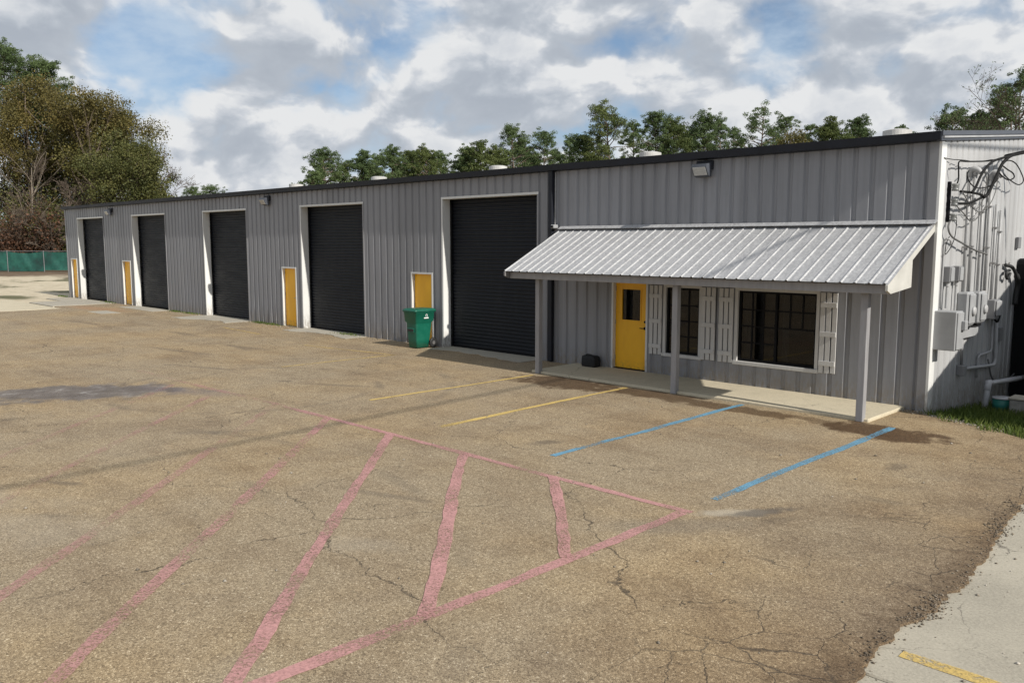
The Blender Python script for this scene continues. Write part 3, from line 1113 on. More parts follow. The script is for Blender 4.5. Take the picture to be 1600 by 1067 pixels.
def pdoor(x0, x1, glazed):
    y = .06 if not glazed else .055
    zb = .02 if not glazed else .075
    fw = .05
    if not glazed:
        mb = MB().bbox(x0 + fw, x1 - fw, y, y + .045, zb, PH - fw, .004)
    else:   # leaf built as stiles and rails round the light
        gx0, gx1, gz0, gz1 = -6.53, -6.03, 1.16, 1.84
        mb = MB()
        mb.box(x0 + fw, gx0, y, y + .045, zb, PH - fw)
        mb.box(gx1, x1 - fw, y, y + .045, zb, PH - fw)
        mb.box(gx0, gx1, y, y + .045, zb, gz0)
        mb.box(gx0, gx1, y, y + .045, gz1, PH - fw)
    d = part(mb, 'door', M['yellow'])
    fr = MB()
    fr.box(x0, x0 + fw - .002, -.045, y + .05, -.04, PH)
    fr.box(x1 - fw + .002, x1, -.045, y + .05, -.04, PH)
    fr.box(x0 + fw - .002, x1 - fw + .002, -.045, y + .05, PH - fw + .002, PH)
    part(fr, 'door_frame', M['white'] if glazed is False or True else None, parent=d)
    part(lever(MB(), x1 - fw - .07, y, 1.0, -1), 'lever_handle', M['steel'] if not glazed else M['black'], True, parent=d)
    for z in (.25, 1.05, 1.80):
        part(MB().tube([(x0 + fw + .004, y - .008, z), (x0 + fw + .004, y - .008, z + .1)], .008, 8), 'hinge', M['steel'], parent=d)
    part(MB().bbox(x0 + fw, x1 - fw, y - .06, y + .05, -.03, zb - .006, .004), 'threshold', M['black'] if glazed else M['apron'], parent=d)
    if glazed:
        part(MB().box(gx0, gx1, y + .018, y + .024, gz0, gz1), 'door_pane', M['glass'], parent=d)
        bd = MB()
        for a in ((gx0 - .025, gx0, gz0 - .025, gz1 + .025), (gx1, gx1 + .025, gz0 - .025, gz1 + .025), (gx0, gx1, gz0 - .025, gz0), (gx0, gx1, gz1, gz1 + .025)):
            bd.box(a[0], a[1], y - .012, y - .0005, a[2], a[3])
        part(bd, 'glazing_bead', M['yellow'], parent=d)


for i, (a, b) in enumerate(PD):
    pdoor(a, b, i == 4)


# windows
def window(x0, x1, split, cols_l, cols_r, low_clear):
    z0, z1 = WZ
    fr = MB()
    t = .045
    for a in ((x0 + .03, x0 + .03 + t, z0 + .03, z1 - .03), (x1 - .03 - t, x1 - .03, z0 + .03, z1 - .03), (x0 + .03 + t, x1 - .03 - t, z0 + .03, z0 + .03 + t), (x0 + .03 + t, x1 - .03 - t, z1 - .03 - t, z1 - .03)):
        fr.box(a[0], a[1], .0, .07, a[2], a[3])
    ix0, ix1, iz0, iz1 = x0 + .03 + t, x1 - .03 - t, z0 + .03 + t, z1 - .03 - t
    w = part(fr, 'window', M['black'])
    cas = MB()
    cas.box(x0 - .035, x0 + .029, -.052, .05, z0 - .03, z1 + .03)
    cas.box(x1 - .029, x1 + .035, -.052, .05, z0 - .03, z1 + .03)
    cas.box(x0 + .029, x1 - .029, -.052, .05, z1 - .029, z1 + .03)
    part(cas, 'casing', M['shutter'], parent=w)
    part(MB().bbox(x0 - .05, x1 + .05, -.075, .05, z0 - .045, z0 + .028, .006), 'sill', M['shutter'], parent=w)
    xs = [ix0, ix1] if split is None else [ix0, split, ix1]
    for k in range(len(xs) - 1):
        a, b = xs[k], xs[k + 1]
        yo = .03 + .018 * k
        if split is not None:
            part(MB().box(split - .022, split + .022, .012, .065, iz0, iz1), 'meeting_stile', M['black'], parent=w) if k == 0 else None
            a = a + (.022 if k else 0)
            b = b - (0 if k else .022)
        part(MB().box(a, b, yo, yo + .006, iz0, iz1), 'pane', M['glass'], parent=w)
        nc = cols_l if k == 0 else cols_r
        zlow = iz0 + (iz1 - iz0) * .5 if (low_clear and k == 1) else iz0
        for c in range(1, nc):
            xc = a + (b - a) * c / nc
            part(MB().box(xc - .015, xc + .015, yo - .012, yo - .001, zlow, iz1), 'muntin', M['black'], parent=w)
        for rr in range(1, 4):
            zc = iz0 + (iz1 - iz0) * rr / 4
            if zc < zlow - .01:
                continue
            part(MB().box(a, b, yo - .014, yo - .0125, zc - .015, zc + .015), 'muntin', M['black'], parent=w)
    return w


window(WIN[0][0], WIN[0][1], None, 3, 0, False)
window(WIN[1][0], WIN[1][1], -2.80, 3, 3, True)

# shutters: three boards and three battens each
for (a, b) in ((-5.70, -5.385), (-4.41, -4.085), (-4.0, -3.68), (-1.88, -1.565)):
    w3 = (b - a - .05) / 3
    bo = []
    for k in range(3):
        xa = a + k * (w3 + .025)
        bo.append(MB().bbox(xa, xa + w3, -.075, -.055, .475 + .004 * k, 1.965, .003))
    sh = part(bo[1], 'shutter', M['shutter'])
    part(bo[0], 'board', M['shutter'], parent=sh)
    part(bo[2], 'board', M['shutter'], parent=sh)
    for z in (.66, 1.20, 1.74):
        part(MB().bbox(a + .004, b - .004, -.096, -.0755, z - .045, z + .045, .004), 'batten', M['shutter'], parent=sh)

# office room behind the glass
mb = MB()
part(MB().box(-8.3, -.15, .12, 4.5, -.02, .04), 'office_floor', M['room'])
part(MB().box(-8.3, -.15, 4.5, 4.6, .04, 2.7), 'office_partition', M['room'])
part(MB().box(-8.4, -8.3, .12, 4.6, .04, 2.7), 'office_partition', M['room'])
part(MB().box(-.15, -.1, .12, 4.6, .04, 2.7), 'office_partition', M['room'])
part(MB().box(-8.4, -.1, .12, 4.6, 2.7, 2.75), 'office_ceiling', M['room'])
for xa, xb in ((-3.58, -3.36), (-2.76, -2.62)):
    mb = MB()
    V, F = [], []
    for k in range(13):
        x = xa + (xb - xa) * k / 12
        V += [(x, .22 + .02 * math.sin(k * 1.9), .3), (x, .22 + .02 * math.sin(k * 1.9), 2.1)]
        if k:
            F.append((2 * k - 2, 2 * k, 2 * k + 1, 2 * k - 1))
    part(mb.add(V, F), 'window_blind', M['curtain_cloth'], True)

# roof vents
for i, x in enumerate((-2.95, -10.1, -16.6, -23.6, -30.0)):
    y = 6.0
    zr = H + .06 + SL * y - .05
    v = empty('roof_vent', (x, y, zr))
    tag(v, ['round pale roof vent nearest the right corner of the building', 'second round roof vent from the right', 'round roof vent above the fourth overhead door',
            'fourth round roof vent from the right', 'farthest round pale roof vent'][i], 'roof vent', 'round roof vents')
    c = MB().cyl((0, 0), .24, -.06, .22, 24).cyl((0, 0), .325, .16, .40, 28).build('vent_cap', M['vent'], v)
    MB().tube([(0, 0, .40), (0, 0, .43), (0, 0, .44)], [.325, .22, .01], 28).build('vent_top', M['vent'], v)
    MB().box(-.36, .36, -.36, .36, -.05, .05).build('curb', M['roof'], v)

# ------------------------------------------------------------------ porch awning
aw = empty('porch_awning', (-4.1, 0, .05))
tag(aw, 'galvanised corrugated lean-to awning on three grey posts over the porch', 'awning')


def ap(mb, name, mat, smooth=False, label=None):
    o = keep(mb.build(name, mat, None, smooth), aw)
    if label:
        o['label'] = label
    return o


AX0, AX1 = -8.30, .02
AZW, AZF, AYF = 3.20, 2.245, -1.93
asl = (AZW - AZF) / (-AYF)
nrm = np.array([0, -asl, 1.0])
nrm /= np.linalg.norm(nrm)
APIT = .2286


def awprof(u):
    t = u % APIT
    if t < .016:
        return .017 * t / .016
    if t < .034:
        return .017
    if t < .050:
        return .017 * (.050 - t) / .016
    return 0.


npan = 9
pw = 4 * APIT
x = AX0
while x < AX1 - .02:
    b = min(AX1, x + pw)
    ks = [x]
    k = 0
    while True:
        done = False
        for q in (0, .016, .034, .050):
            uu = AX0 + k * APIT + q
            if uu > b - .003:
                done = True
                break
            if uu > x + .003:
                ks.append(uu)
        k += 1
        if done:
            break
    ks.append(b)
    V, F = [], []
    ny = 5
    lift = .0022 * (round((x - AX0) / pw) % 2)
    for j in range(ny + 1):
        y = -.02 + (AYF + .02) * j / ny
        for q in ks:
            h = awprof(q - AX0) + lift + .0015 * math.sin(q * 2.3 + j * 1.7)
            V.append((q, y + nrm[1] * h, AZW + asl * y + nrm[2] * h))
    n = len(ks)
    for j in range(ny):
        for i in range(n - 1):
            F.append((j * n + i, (j + 1) * n + i, (j + 1) * n + i + 1, j * n + i + 1))
    ap(MB().add(V, F), 'roof_panel', M['awning'])
    x = b
# deck of purlins and rafters under the sheets
for y in (-.35, -.95, -1.50):
    z = AZW + asl * y
    ap(MB().box(AX0 + .08, AX1 - .09, y - .04, y + .04, z - .060, z - .024), 'purlin', M['beam'])
for x in np.linspace(AX0 + .14, AX1 - .14, 8):
    pts = [(x - .02, -.04, AZW - .062), (x - .02, -1.68, AZW - asl * 1.68 - .062), (x - .02, -1.68, AZW - asl * 1.68 - .16), (x - .02, -.04, AZW - .20)]
    ap(MB().prism(pts, (.04, 0, 0)), 'rafter', M['beam'])
ap(MB().bbox(AX0 + .06, AX1 - .045, -1.80, -1.69, 2.085, 2.225, .006), 'front_beam', M['post'])
# right gable: rake board with its boxed lower return, left rake board
for (xa, xb) in ((AX1 - .042, AX1 - .004), (AX0 + .012, AX0 + .05)):
    z = lambda y: AZW + asl * y - .006
    pts = [(xa, -.045, z(-.045)), (xa, -1.95, z(-1.95)), (xa, -1.95, z(-1.95) - .085), (xa, -1.82, 2.095), (xa, -.98, 2.165), (xa, -.98, z(-.98) - .11), (xa, -.045, z(-.045) - .11)]
    ap(MB().prism(pts, (xb - xa, 0, 0)), 'gable_board', M['cream'] if xa > -1 else M['beam'])
ap(MB().prism([(AX0 - .0, -.036, AZW + .055), (AX0, -.05, AZW + .055), (AX0, -.16, AZW - .015), (AX0, -.16, AZW - .028 + .02), (AX0, -.036, AZW + .03)], (AX1 - AX0 + .03, 0, 0)), 'wall_flashing', M['awning'])
for x in (-7.575, -4.02, -.455):
    ap(MB().bbox(x - .068, x + .068, -1.815, -1.68, .045, 2.088, .008).box(x - .074, x + .074, -1.821, -1.674, -.02 if False else .0, .046) if False else MB().bbox(x - .06, x + .06, -1.63, -1.51, .0, 2.15, .008), 'post', M['post'])

# ------------------------------------------------------------------ wall lights and camera


def wall_light(x, z, label):
    e = empty('wall_light', (x, -.036, z))
    tag(e, label, 'wall light', 'wall lights under the eave')
    MB().bbox(-.19, .19, -.06, .0, .02, .20, .012).build('back_plate', M['navy'], e)
    mb = MB().prism([(-.17, -.061, .15), (-.17, -.24, .12), (-.17, -.26, .06), (-.17, -.17, -.10), (-.17, -.061, -.13)], (.34, 0, 0))
    mb.build('housing', M['rake'], e)
    MB().prism([(-.145, -.262, .055), (-.145, -.175, -.095), (-.145, -.182, -.10), (-.145, -.27, .05)], (.29, 0, 0)).build('lens', M['lens'], e)


wall_light(-4.42, 4.31, 'wall pack light above the middle of the porch awning')
wall_light(-21.85, 4.27, 'wall pack light between the third and fourth overhead doors')
wall_light(-36.3, 4.24, 'wall pack light between the two farthest overhead doors')
e = empty('security_camera', (-8.44, -.036, 3.2))
tag(e, 'small white security camera at the top left corner of the awning', 'camera')
MB().bbox(-.05, .06, -.16, -.0, .0, .09, .015).build('housing', M['cabinet'], e)
MB().tube([(.0, -.161, .045), (.0, -.172, .045)], .03, 14).build('lens', M['black'], e)
MB().tube([(-.03, -.02, .09), (-.03, -.015, .6), (-.03, -.012, 1.3)], .012, 8).build('cable_conduit', M['conduit'], e)

# ------------------------------------------------------------------ service equipment on the end wall
EW = .036   # face of the ribs


def yz(pts, x):
    return [(x if not isinstance(x, (list, tuple)) else x[i], a, b) for i, (a, b) in enumerate(pts)]


def smooth_path(pts, k=6):
    P = [np.array(q, float) for q in pts]
    P = [2 * P[0] - P[1]] + P + [2 * P[-1] - P[-2]]
    out = []
    for i in range(1, len(P) - 2):
        for j in range(k):
            t = j / k
            a, b, c, d = P[i - 1], P[i], P[i + 1], P[i + 2]
            out.append(.5 * ((2 * b) + (c - a) * t + (2 * a - 5 * b + 4 * c - d) * t * t + (3 * b - a - 3 * c + d) * t ** 3))
    out.append(P[-2])
    return out


# big cabinet
e = empty('electrical_cabinet', (EW, .22, 1.07))
tag(e, 'large grey electrical cabinet lowest on the end wall by the corner', 'electrical box')
MB().bbox(0, .37, -.17, .17, 0, .66, .012).build('housing', M['cabinet'], e)
MB().bbox(.371, .393, -.15, .15, .02, .64, .006).build('cabinet_door', M['cabinet'], e)
MB().bbox(.394, .46, .02, .15, .34, .50, .01).build('lock_box', M['cabinet'], e)
# two slim disconnects with conduits
for y, lab in ((.48, 'slim dark grey switch box nearer the building corner'), (.95, 'slim dark grey switch box farther from the building corner')):
    e = empty('switch_box', (EW, y, 2.20))
    tag(e, lab, 'electrical box', 'slim switch boxes')
    MB().bbox(0, .13, -.10, .10, 0, .27, .012).build('housing', M['disconnect'], e)
    MB().bbox(.131, .145, -.085, .085, .02, .25, .005).build('cover', M['cabinet'], e)
    MB().tube([(.06, 0, 0), (.06, 0, -.07)], [.035, .035], 12).build('coupling', M['conduit'], e)
    MB().tube([(.06, 0, -.07), (.06, 0, -.447 if y < .7 else -.76)], .022, 10).build('conduit', M['conduit'], e)
# meter bases
for y, z0, z1, lab, nm in ((1.38, 1.38, 2.0, 'taller grey meter box next to the large cabinet', 1), (2.05, 1.40, 1.98, 'grey meter box with a round glass meter in the middle of the row', 2)):
    e = empty('meter_box', (EW, y, z0))
    tag(e, lab, 'electric meter', 'meter boxes')
    h = z1 - z0
    MB().bbox(0, .20, -.18, .18, 0, h, .03).build('housing', M['cabinet'], e)
    MB().bbox(.201, .235, -.15, .15, .05, h - .03, .02).build('cover', M['cabinet'], e)
    MB().tube([(.235, 0, h * .45), (.26, 0, h * .45), (.275, 0, h * .45), (.28, 0, h * .45)], [.085, .083, .07, .03], 20).build('meter_dial', M['conduit'], e, True)
    MB().bbox(.02, .16, -.12, .12, -.06, -.001, .008).build('bottom_hub', M['black'], e)
e = empty('junction_box', (EW, 3.15, 1.40))
tag(e, 'small grey utility box at the right end of the meter row', 'electrical box')
MB().bbox(0, .16, -.17, .17, 0, .38, .015).build('housing', M['disconnect'], e)
MB().bbox(.161, .20, -.15, .15, .06, .36, .02).build('cover', M['cabinet'], e)
MB().tube(smooth_path([(.10, .05, .0), (.14, .12, -.06), (.16, .16, .06), (.13, .2, .12)]), .022, 8).build('cable_tail', M['cable'], e, True)
# flat trough under the meters
e = empty('wire_trough', (EW, 1.6, 1.16))
tag(e, 'flat grey wire trough beneath the meter boxes', 'electrical box')
MB().bbox(0, .12, -.55, .55, 0, .16, .008).build('housing', M['cabinet'], e)
MB().bbox(.121, .128, -.53, .53, .01, .15, .002).build('cover', M['cabinet'], e)
# service masts with weatherheads
for i, (y, zb, zt, hd) in enumerate(((1.36, 2.0, 4.05, True), (1.66, 2.0, 4.08, True), (2.18, 1.98, 3.9, False), (2.62, 1.98, 4.05, True), (3.06, 1.78, 3.6, False), (3.36, 1.78, 3.5, False))):
    e = empty('service_mast', (EW + .05, y, zb))
    tag(e, ['service mast conduit nearest the building corner with a rounded weatherhead', 'second service mast conduit from the corner with a rounded weatherhead', 'plain vertical conduit between the two meter boxes',
            'service mast conduit right of the meters with a rounded weatherhead', 'left of the two conduits rising from the small utility box', 'right of the two conduits rising from the small utility box'][i], 'conduit', 'vertical conduits on the end wall')
    h = zt - zb
    MB().tube([(0, 0, -.01), (0, 0, h)], .032 if hd else .026, 12).build('pipe', M['conduit'], e, True)
    st = MB()
    for t in (.38, .75):
        st.box(-.05, .036, -.045, .045, h * t, h * t + .03)
    st.build('strap', M['steel'], e)
    if hd:
        MB().tube(smooth_path([(0, 0, h - .02), (0, 0, h + .06), (.05, .0, h + .11), (.13, 0, h + .09), (.17, 0, h + .03)], 4), [.036 + .016 * math.sin(q * .2) for q in range(17)], 12).build('weatherhead', M['conduit'], e, True)
# insulator rack
e = empty('insulator_rack', (EW, .40, 3.22))
tag(e, 'dark vertical rack of three spool insulators high near the corner', 'insulator')
MB().bbox(0, .05, -.03, .03, 0, .68, .006).build('bar', M['black'], e)
for z in (.08, .33, .58):
    MB().tube([(.12, 0, z - .06), (.12, 0, z - .03), (.12, 0, z), (.12, 0, z + .03), (.12, 0, z + .06)], [.055, .055, .034, .055, .055], 14).build('spool', M['porcelain'], e, True)
    MB().tube([(.05, 0, z), (.17, 0, z)], .012, 8).build('bolt', M['steel'], e)
# cables
CAB = [
    ('thick black service cable dropping from the right past the weatherheads', .036, [(.3, 1.47, 3.67), (.3, 1.68, 3.74), (.3, 1.92, 3.91), (.3, 2.12, 4.07), (.3, 2.27, 4.2), (.3, 2.53, 4.36), (.33, 2.99, 4.51), (.6, 3.5, 4.64), (6.0, 3.9, 5.6), (16, 4.0, 7.4), (26, 4.0, 9.4)], 'cable'),
    ('black cable arching down to the middle weatherhead', .028, [(.3, .77, 3.72), (.3, .96, 3.81), (.3, 1.18, 4.0), (.3, 1.42, 4.15), (.3, 1.83, 4.31), (.3, 2.51, 4.43), (.32, 2.98, 4.50), (.55, 3.42, 4.60)], 'cable'),
    ('thin dark cable running to the top of the insulator rack', .016, [(.2, 2.89, 4.47), (.2, 1.97, 4.34), (.2, .8, 4.25), (.2, .37, 4.22), (.2, .36, 4.09), (.17, .48, 3.94), (.15, .45, 3.82)], 'cable'),
    ('big thin loop of cable hanging right of the weatherheads', .014, [(.25, 2.6, 4.3), (.25, 2.96, 4.41), (.25, 3.48, 4.39), (.25, 3.92, 4.23), (.25, 4.1, 4.09), (.25, 3.78, 4.0), (.25, 3.17, 4.06), (.25, 2.7, 4.15)], 'cable'),
    ('small double loop of cable below the service drop', .016, [(.27, 2.3, 4.18), (.27, 2.54, 4.11), (.27, 2.98, 4.05), (.27, 3.35, 4.11), (.27, 3.27, 4.19), (.27, 2.88, 4.24), (.27, 2.62, 4.28)], 'cable'),
    ('black cable curving from the middle insulator to the drop', .028, [(.16, .42, 3.53), (.22, .87, 3.55), (.25, 1.33, 3.63), (.22, 1.66, 3.71), (.2, 1.2, 3.74), (.18, .60, 3.74)], 'cable'),
    ('thin drip loop between the first two weatherheads', .013, [(.21, .86, 4.1), (.22, .74, 4.02), (.22, .92, 3.9), (.22, 1.3, 3.83), (.24, 1.79, 3.86), (.25, 2.17, 3.94), (.25, 2.44, 4.06)], 'cable'),
    ('pale thin cable looping lowest under the insulators', .013, [(.16, .44, 3.51), (.2, .77, 3.37), (.2, 1.1, 3.26), (.2, 1.41, 3.28), (.2, 1.82, 3.45), (.2, 2.07, 3.63), (.2, 2.3, 3.95)], 'cable_grey'),
    ('second pale drip loop hanging from the weatherheads', .010, [(.2, 1.0, 4.08), (.22, .95, 3.75), (.22, 1.15, 3.5), (.22, 1.5, 3.5), (.22, 1.75, 3.7), (.22, 1.85, 4.0), (.2, 1.7, 4.16)], 'cable_grey'),
    ('third pale drip loop hanging beneath the right weatherhead', .010, [(.2, 2.6, 4.1), (.24, 2.3, 3.75), (.24, 1.9, 3.5), (.24, 1.4, 3.42), (.22, .95, 3.55), (.2, .6, 3.75)], 'cable_grey'),
    ('thin stay wire running from the corner to the cables', .009, [(.06, .05, 4.27), (.1, .33, 4.26), (.16, .72, 4.27), (.2, 1.29, 4.28), (.22, 2.1, 4.37)], 'cable'),
    ('cut cable end sticking out below the insulator rack', .020, [(.10, .40, 3.25), (.13, .25, 3.12), (.15, .38, 2.98), (.16, .96, 2.86), (.16, 1.66, 2.74), (.18, 2.3, 2.66)], 'cable_grey'),
    ('thin wire tail hanging beside the slim switch boxes', .009, [(.1, .75, 3.3), (.1, .71, 3.0), (.1, .53, 2.8), (.1, .27, 2.68), (.1, .28, 2.84), (.1, .42, 2.98)], 'cable'),
]
for lab, r, pts, mt in CAB:
    o = MB().tube(smooth_path(pts), r * .8, 8).build('service_cable', M[mt], None, True)
    tag(o, lab, 'cable', 'cables on the end wall')
# slim wire pipe, lower conduits, drain pipe
o = MB().tube(smooth_path([(EW + .10, .42, 2.84), (EW + .10, .36, 2.92), (EW + .02, .33, 2.9), (EW + .02, .33, 2.5), (EW + .02, .33, 1.75)], 3), .016, 8).build('thin_conduit', M['conduit'], None, True)
tag(o, 'thin hooked conduit rising above the large cabinet', 'conduit')
o = MB().tube([(EW + .05, 3.52, 1.40), (EW + .05, 3.66, .60), (EW + .05, 3.62, .49), (EW + .05, 3.50, .45), (EW + .05, 1.80, .56), (EW + .05, 1.62, .57)], .036, 10).build('bent_conduit', M['conduit'], None, True)
tag(o, 'thick conduit dropping from the utility box and turning along the wall', 'conduit')
o = MB().bbox(EW, EW + .13, 1.42, 1.62, .47, .66, .012).build('pull_box', M['disconnect'])
tag(o, 'small square pull box at the end of the low bent conduit', 'electrical box')
o = MB().tube([(EW + .06, 1.50, .662), (EW + .06, 1.46, 1.155)], .026, 10).build('short_conduit', M['disconnect'], None, True)
tag(o, 'short dark conduit between the wire trough and the pull box', 'conduit')
o = MB().tube([(EW + .04, 3.30, 1.39), (EW + .04, 3.38, .80), (EW + .04, 3.30, .74), (EW + .04, 2.62, .73), (EW + .04, 2.54, .68), (EW + .04, 2.54, .30)], .022, 8).build('bent_conduit', M['conduit'], None, True)
tag(o, 'slimmer conduit with two bends above the thick low one', 'conduit')
o = MB().tube(smooth_path([(EW + .05, 3.15, .6), (EW + .08, 3.40, .2), (EW + .1, 3.9, .09), (EW + .12, 4.6, .1), (EW + .05, 5.3, .16)], 4), .016, 8).build('ground_cable', M['cable_grey'], None, True)
tag(o, 'grey cable sagging low along the end wall', 'cable')
e = empty('drain_pipe', (.3, 2.4, -.25))
tag(e, 'pale grey plastic drain pipe with an elbow near the ground', 'pipe')
MB().tube([(0, -.07, .02), (0, .08, .42), (0, .10, .46)], .055, 14).build('down_leg', M['pvc'], e, True)
MB().tube([(0, .02, .45), (0, .20, .465), (0, 2.7, .30)], .05, 14).build('run', M['pvc'], e, True)
MB().tube([(0, .02, .36), (0, .09, .49), (0, .2, .47)], .066, 14).build('elbow', M['pvc'], e, True)
o = MB().bbox(EW, EW + .05, 3.88, 4.08, .89, 1.17, .008).build('cover_plate', M['disconnect'])
tag(o, 'dark rectangular cover plate low on the end wall', 'electrical box')
o = MB().bbox(EW, EW + .06, 4.72, 4.90, 2.76, 2.99, .008).build('phone_box', M['disconnect'])
tag(o, 'small dark box high on the end wall near the right edge', 'electrical box')
# black coiled hose
e = empty('black_hose', (EW, 4.1, 1.6))
tag(e, 'thick black hose hooked over and hanging on the end wall', 'hose')
MB().tube(smooth_path([(.06, -.22, .83), (.10, .1, .78), (.12, .38, .60), (.12, .52, .42), (.10, .52, .22), (.10, .48, -.0)], 5), [.035] * 10 + [.055] * 16, 10).build('hanging_end', M['rubber'], e, True)
MB().tube(smooth_path([(.08, .0, .72), (.09, -.22, .70), (.09, -.24, .60), (.09, -.12, .56), (.09, .02, .66)], 5), .03, 8).build('loop', M['rubber'], e, True)
MB().tube([(.0, -.2, .84), (.1, -.2, .84), (.12, -.2, .88)], .014, 8).build('hook', M['steel'], e)
# tall black cabinet at the right edge
e = empty('black_cabinet', (.06, 5.2, gz(.5, 5.2)))
tag(e, 'tall black cabinet with a rounded top at the far right edge', 'cabinet')
pr = [(0, -.30, .0), (0, .55, .0), (0, .55, 2.9), (0, .45, 3.02), (0, -.20, 3.02), (0, -.27, 2.98), (0, -.30, 2.9)]
MB().prism(pr, (.55, 0, 0)).build('body', M['black'], e)
MB().bbox(.551, .58, -.25, .50, .1, 2.85, .01).build('cabinet_door', M['rubber'], e)
# green pot and block in the grass
e = empty('teal_tub', (.55, 2.5, gz(.55, 2.5)))
tag(e, 'small teal plastic tub with a pale lid in the grass', 'tub')
MB().tube([(0, 0, 0), (0, 0, .26)], [.15, .17], 20).build('tub_body', M['teal_lid'], e, True)
MB().tube([(0, 0, .261), (0, 0, .285)], [.18, .175], 20).build('lid', M['pvc'], e, True)
e = empty('concrete_block', (.95, 2.35, gz(.95, 2.35)))
tag(e, 'rough grey concrete block in the grass at the right edge', 'block')
MB().bbox(-.2, .2, -.2, .2, -.03, .30, .02).build('block_body', M['block'], e)
MB().bbox(-.22, .22, -.22, .22, .301, .34, .01).build('cap', M['apron'], e)

# ------------------------------------------------------------------ wheeled bin
e = empty('wheeled_bin', (-13.02, -.52, 0))
e.scale = (.90, .92, 1.0)
tag(e, 'green wheeled rubbish bin beside the nearest plain yellow door', 'rubbish bin')


def ring(w0, w1, d0, d1, z, r=.05, n=4):
    pts = []
    for cx, cy, a0 in ((w1 - r, d1 - r, 0), (w0 + r, d1 - r, 90), (w0 + r, d0 + r, 180), (w1 - r, d0 + r, 270)):
        for k in range(n + 1):
            a = R(a0 + 90 * k / n)
            pts.append((cx + r * math.cos(a), cy + r * math.sin(a), z))
    return pts


def loft(rings, cap=True):
    n = len(rings[0])
    V = [q for r in rings for q in r]
    F = []
    for k in range(len(rings) - 1):
        for j in range(n):
            F.append((k * n + j, k * n + (j + 1) % n, (k + 1) * n + (j + 1) % n, (k + 1) * n + j))
    if cap:
        F += [tuple(reversed(range(n))), tuple(range((len(rings) - 1) * n, len(rings) * n))]
    return MB().add(V, F)


body = loft([ring(-.20, .20, -.27, .20, .02), ring(-.22, .22, -.29, .23, .25), ring(-.245, .245, -.32, .28, .66), ring(-.25, .25, -.325, .285, .70), ring(-.285, .285, -.36, .33, .74), ring(-.30, .30, -.38, .36, .98), ring(-.31, .31, -.39, .37, .985), ring(-.31, .31, -.39, .37, 1.0)])
bo = body.build('bin_body', M['bin'], e, True)
MB().bbox(-.16, .16, -.345, -.315, .44, .56, .01).build('grab_bar', M['binlid'], e)
MB().bbox(-.14, .14, -.349, -.3455, .47, .53, .001).build('grab_shade_plate', M['rubber'], e)  # flat dark plate on the bar, its black stands in for shade in a hollow
loft([ring(-.325, .325, -.41, .39, 1.005), ring(-.33, .33, -.415, .395, 1.02), ring(-.325, .325, -.41, .39, 1.055), ring(-.27, .27, -.34, .33, 1.085), ring(-.2, .2, -.27, .26, 1.092)]).build('lid', M['binlid'], e, True)
MB().tube([(-.26, .41, 1.0), (.26, .41, 1.0)], .02, 10).build('handle', M['binlid'], e, True)
for s in (-.27, .27):
    wv = MB().tube([(s - .03, .30, .14), (s - .022, .30, .14), (s + .022, .30, .14), (s + .03, .30, .14)], [.11, .14, .14, .11], 22).build('wheel', M['rubber'], e, True)
    MB().tube([(s - .033, .30, .14), (s + .033, .30, .14)], .05, 14).build('hub', M['steel'], wv)
MB().tube([(-.27, .30, .14), (.27, .30, .14)], .014, 8).build('axle', M['steel'], e)
# white printed mark on the side panel: open ring over a bar
lg = MB()
x0 = .3035
for k in range(14):
    a0, a1 = R(-60 + 300 * k / 14), R(-60 + 300 * (k + 1) / 14)
    q = []
    for a, rr in ((a0, .036), (a1, .036), (a1, .024), (a0, .024)):
        q.append((x0 - .012 * 0, .03 + rr * math.cos(a), .90 + rr * 1.1 * math.sin(a)))
    lg.add(q, [(0, 1, 2, 3)])
lg.prism([(x0 - .001, -.065, .82), (x0 - .001, .10, .82), (x0 - .001, .11, .84), (x0 - .001, .08, .85), (x0 - .001, -.04, .85), (x0 - .001, -.075, .84)], (.0015, 0, 0))
lgo = lg.build('printed_logo', M['print'], e)

# black bag on the porch
e = empty('black_bag', (-7.2, -.22, .052))
e.scale = (.9, .9, .9)
tag(e, 'black soft bag with a handle on the porch left of the yellow door', 'bag')
loft([ring(-.21, .21, -.12, .12, 0, .04), ring(-.225, .225, -.13, .13, .04, .045), ring(-.22, .225, -.13, .13, .20, .045), ring(-.21, .20, -.12, .12, .265, .045), ring(-.17, .16, -.08, .08, .285, .04)]).build('bag_body', M['bag'], e, True)
MB().tube(smooth_path([(-.12, -.06, .27), (-.08, -.06, .31), (.06, -.06, .31), (.11, -.06, .27)], 4), .012, 8).build('handle', M['bag'], e, True)
MB().tube(smooth_path([(-.20, -.05, .2), (-.245, -.05, .15), (-.24, -.05, .07), (-.205, -.05, .05)], 4), .010, 8).build('side_strap', M['bag'], e, True)

# ------------------------------------------------------------------ loose stones, crumbs, grass


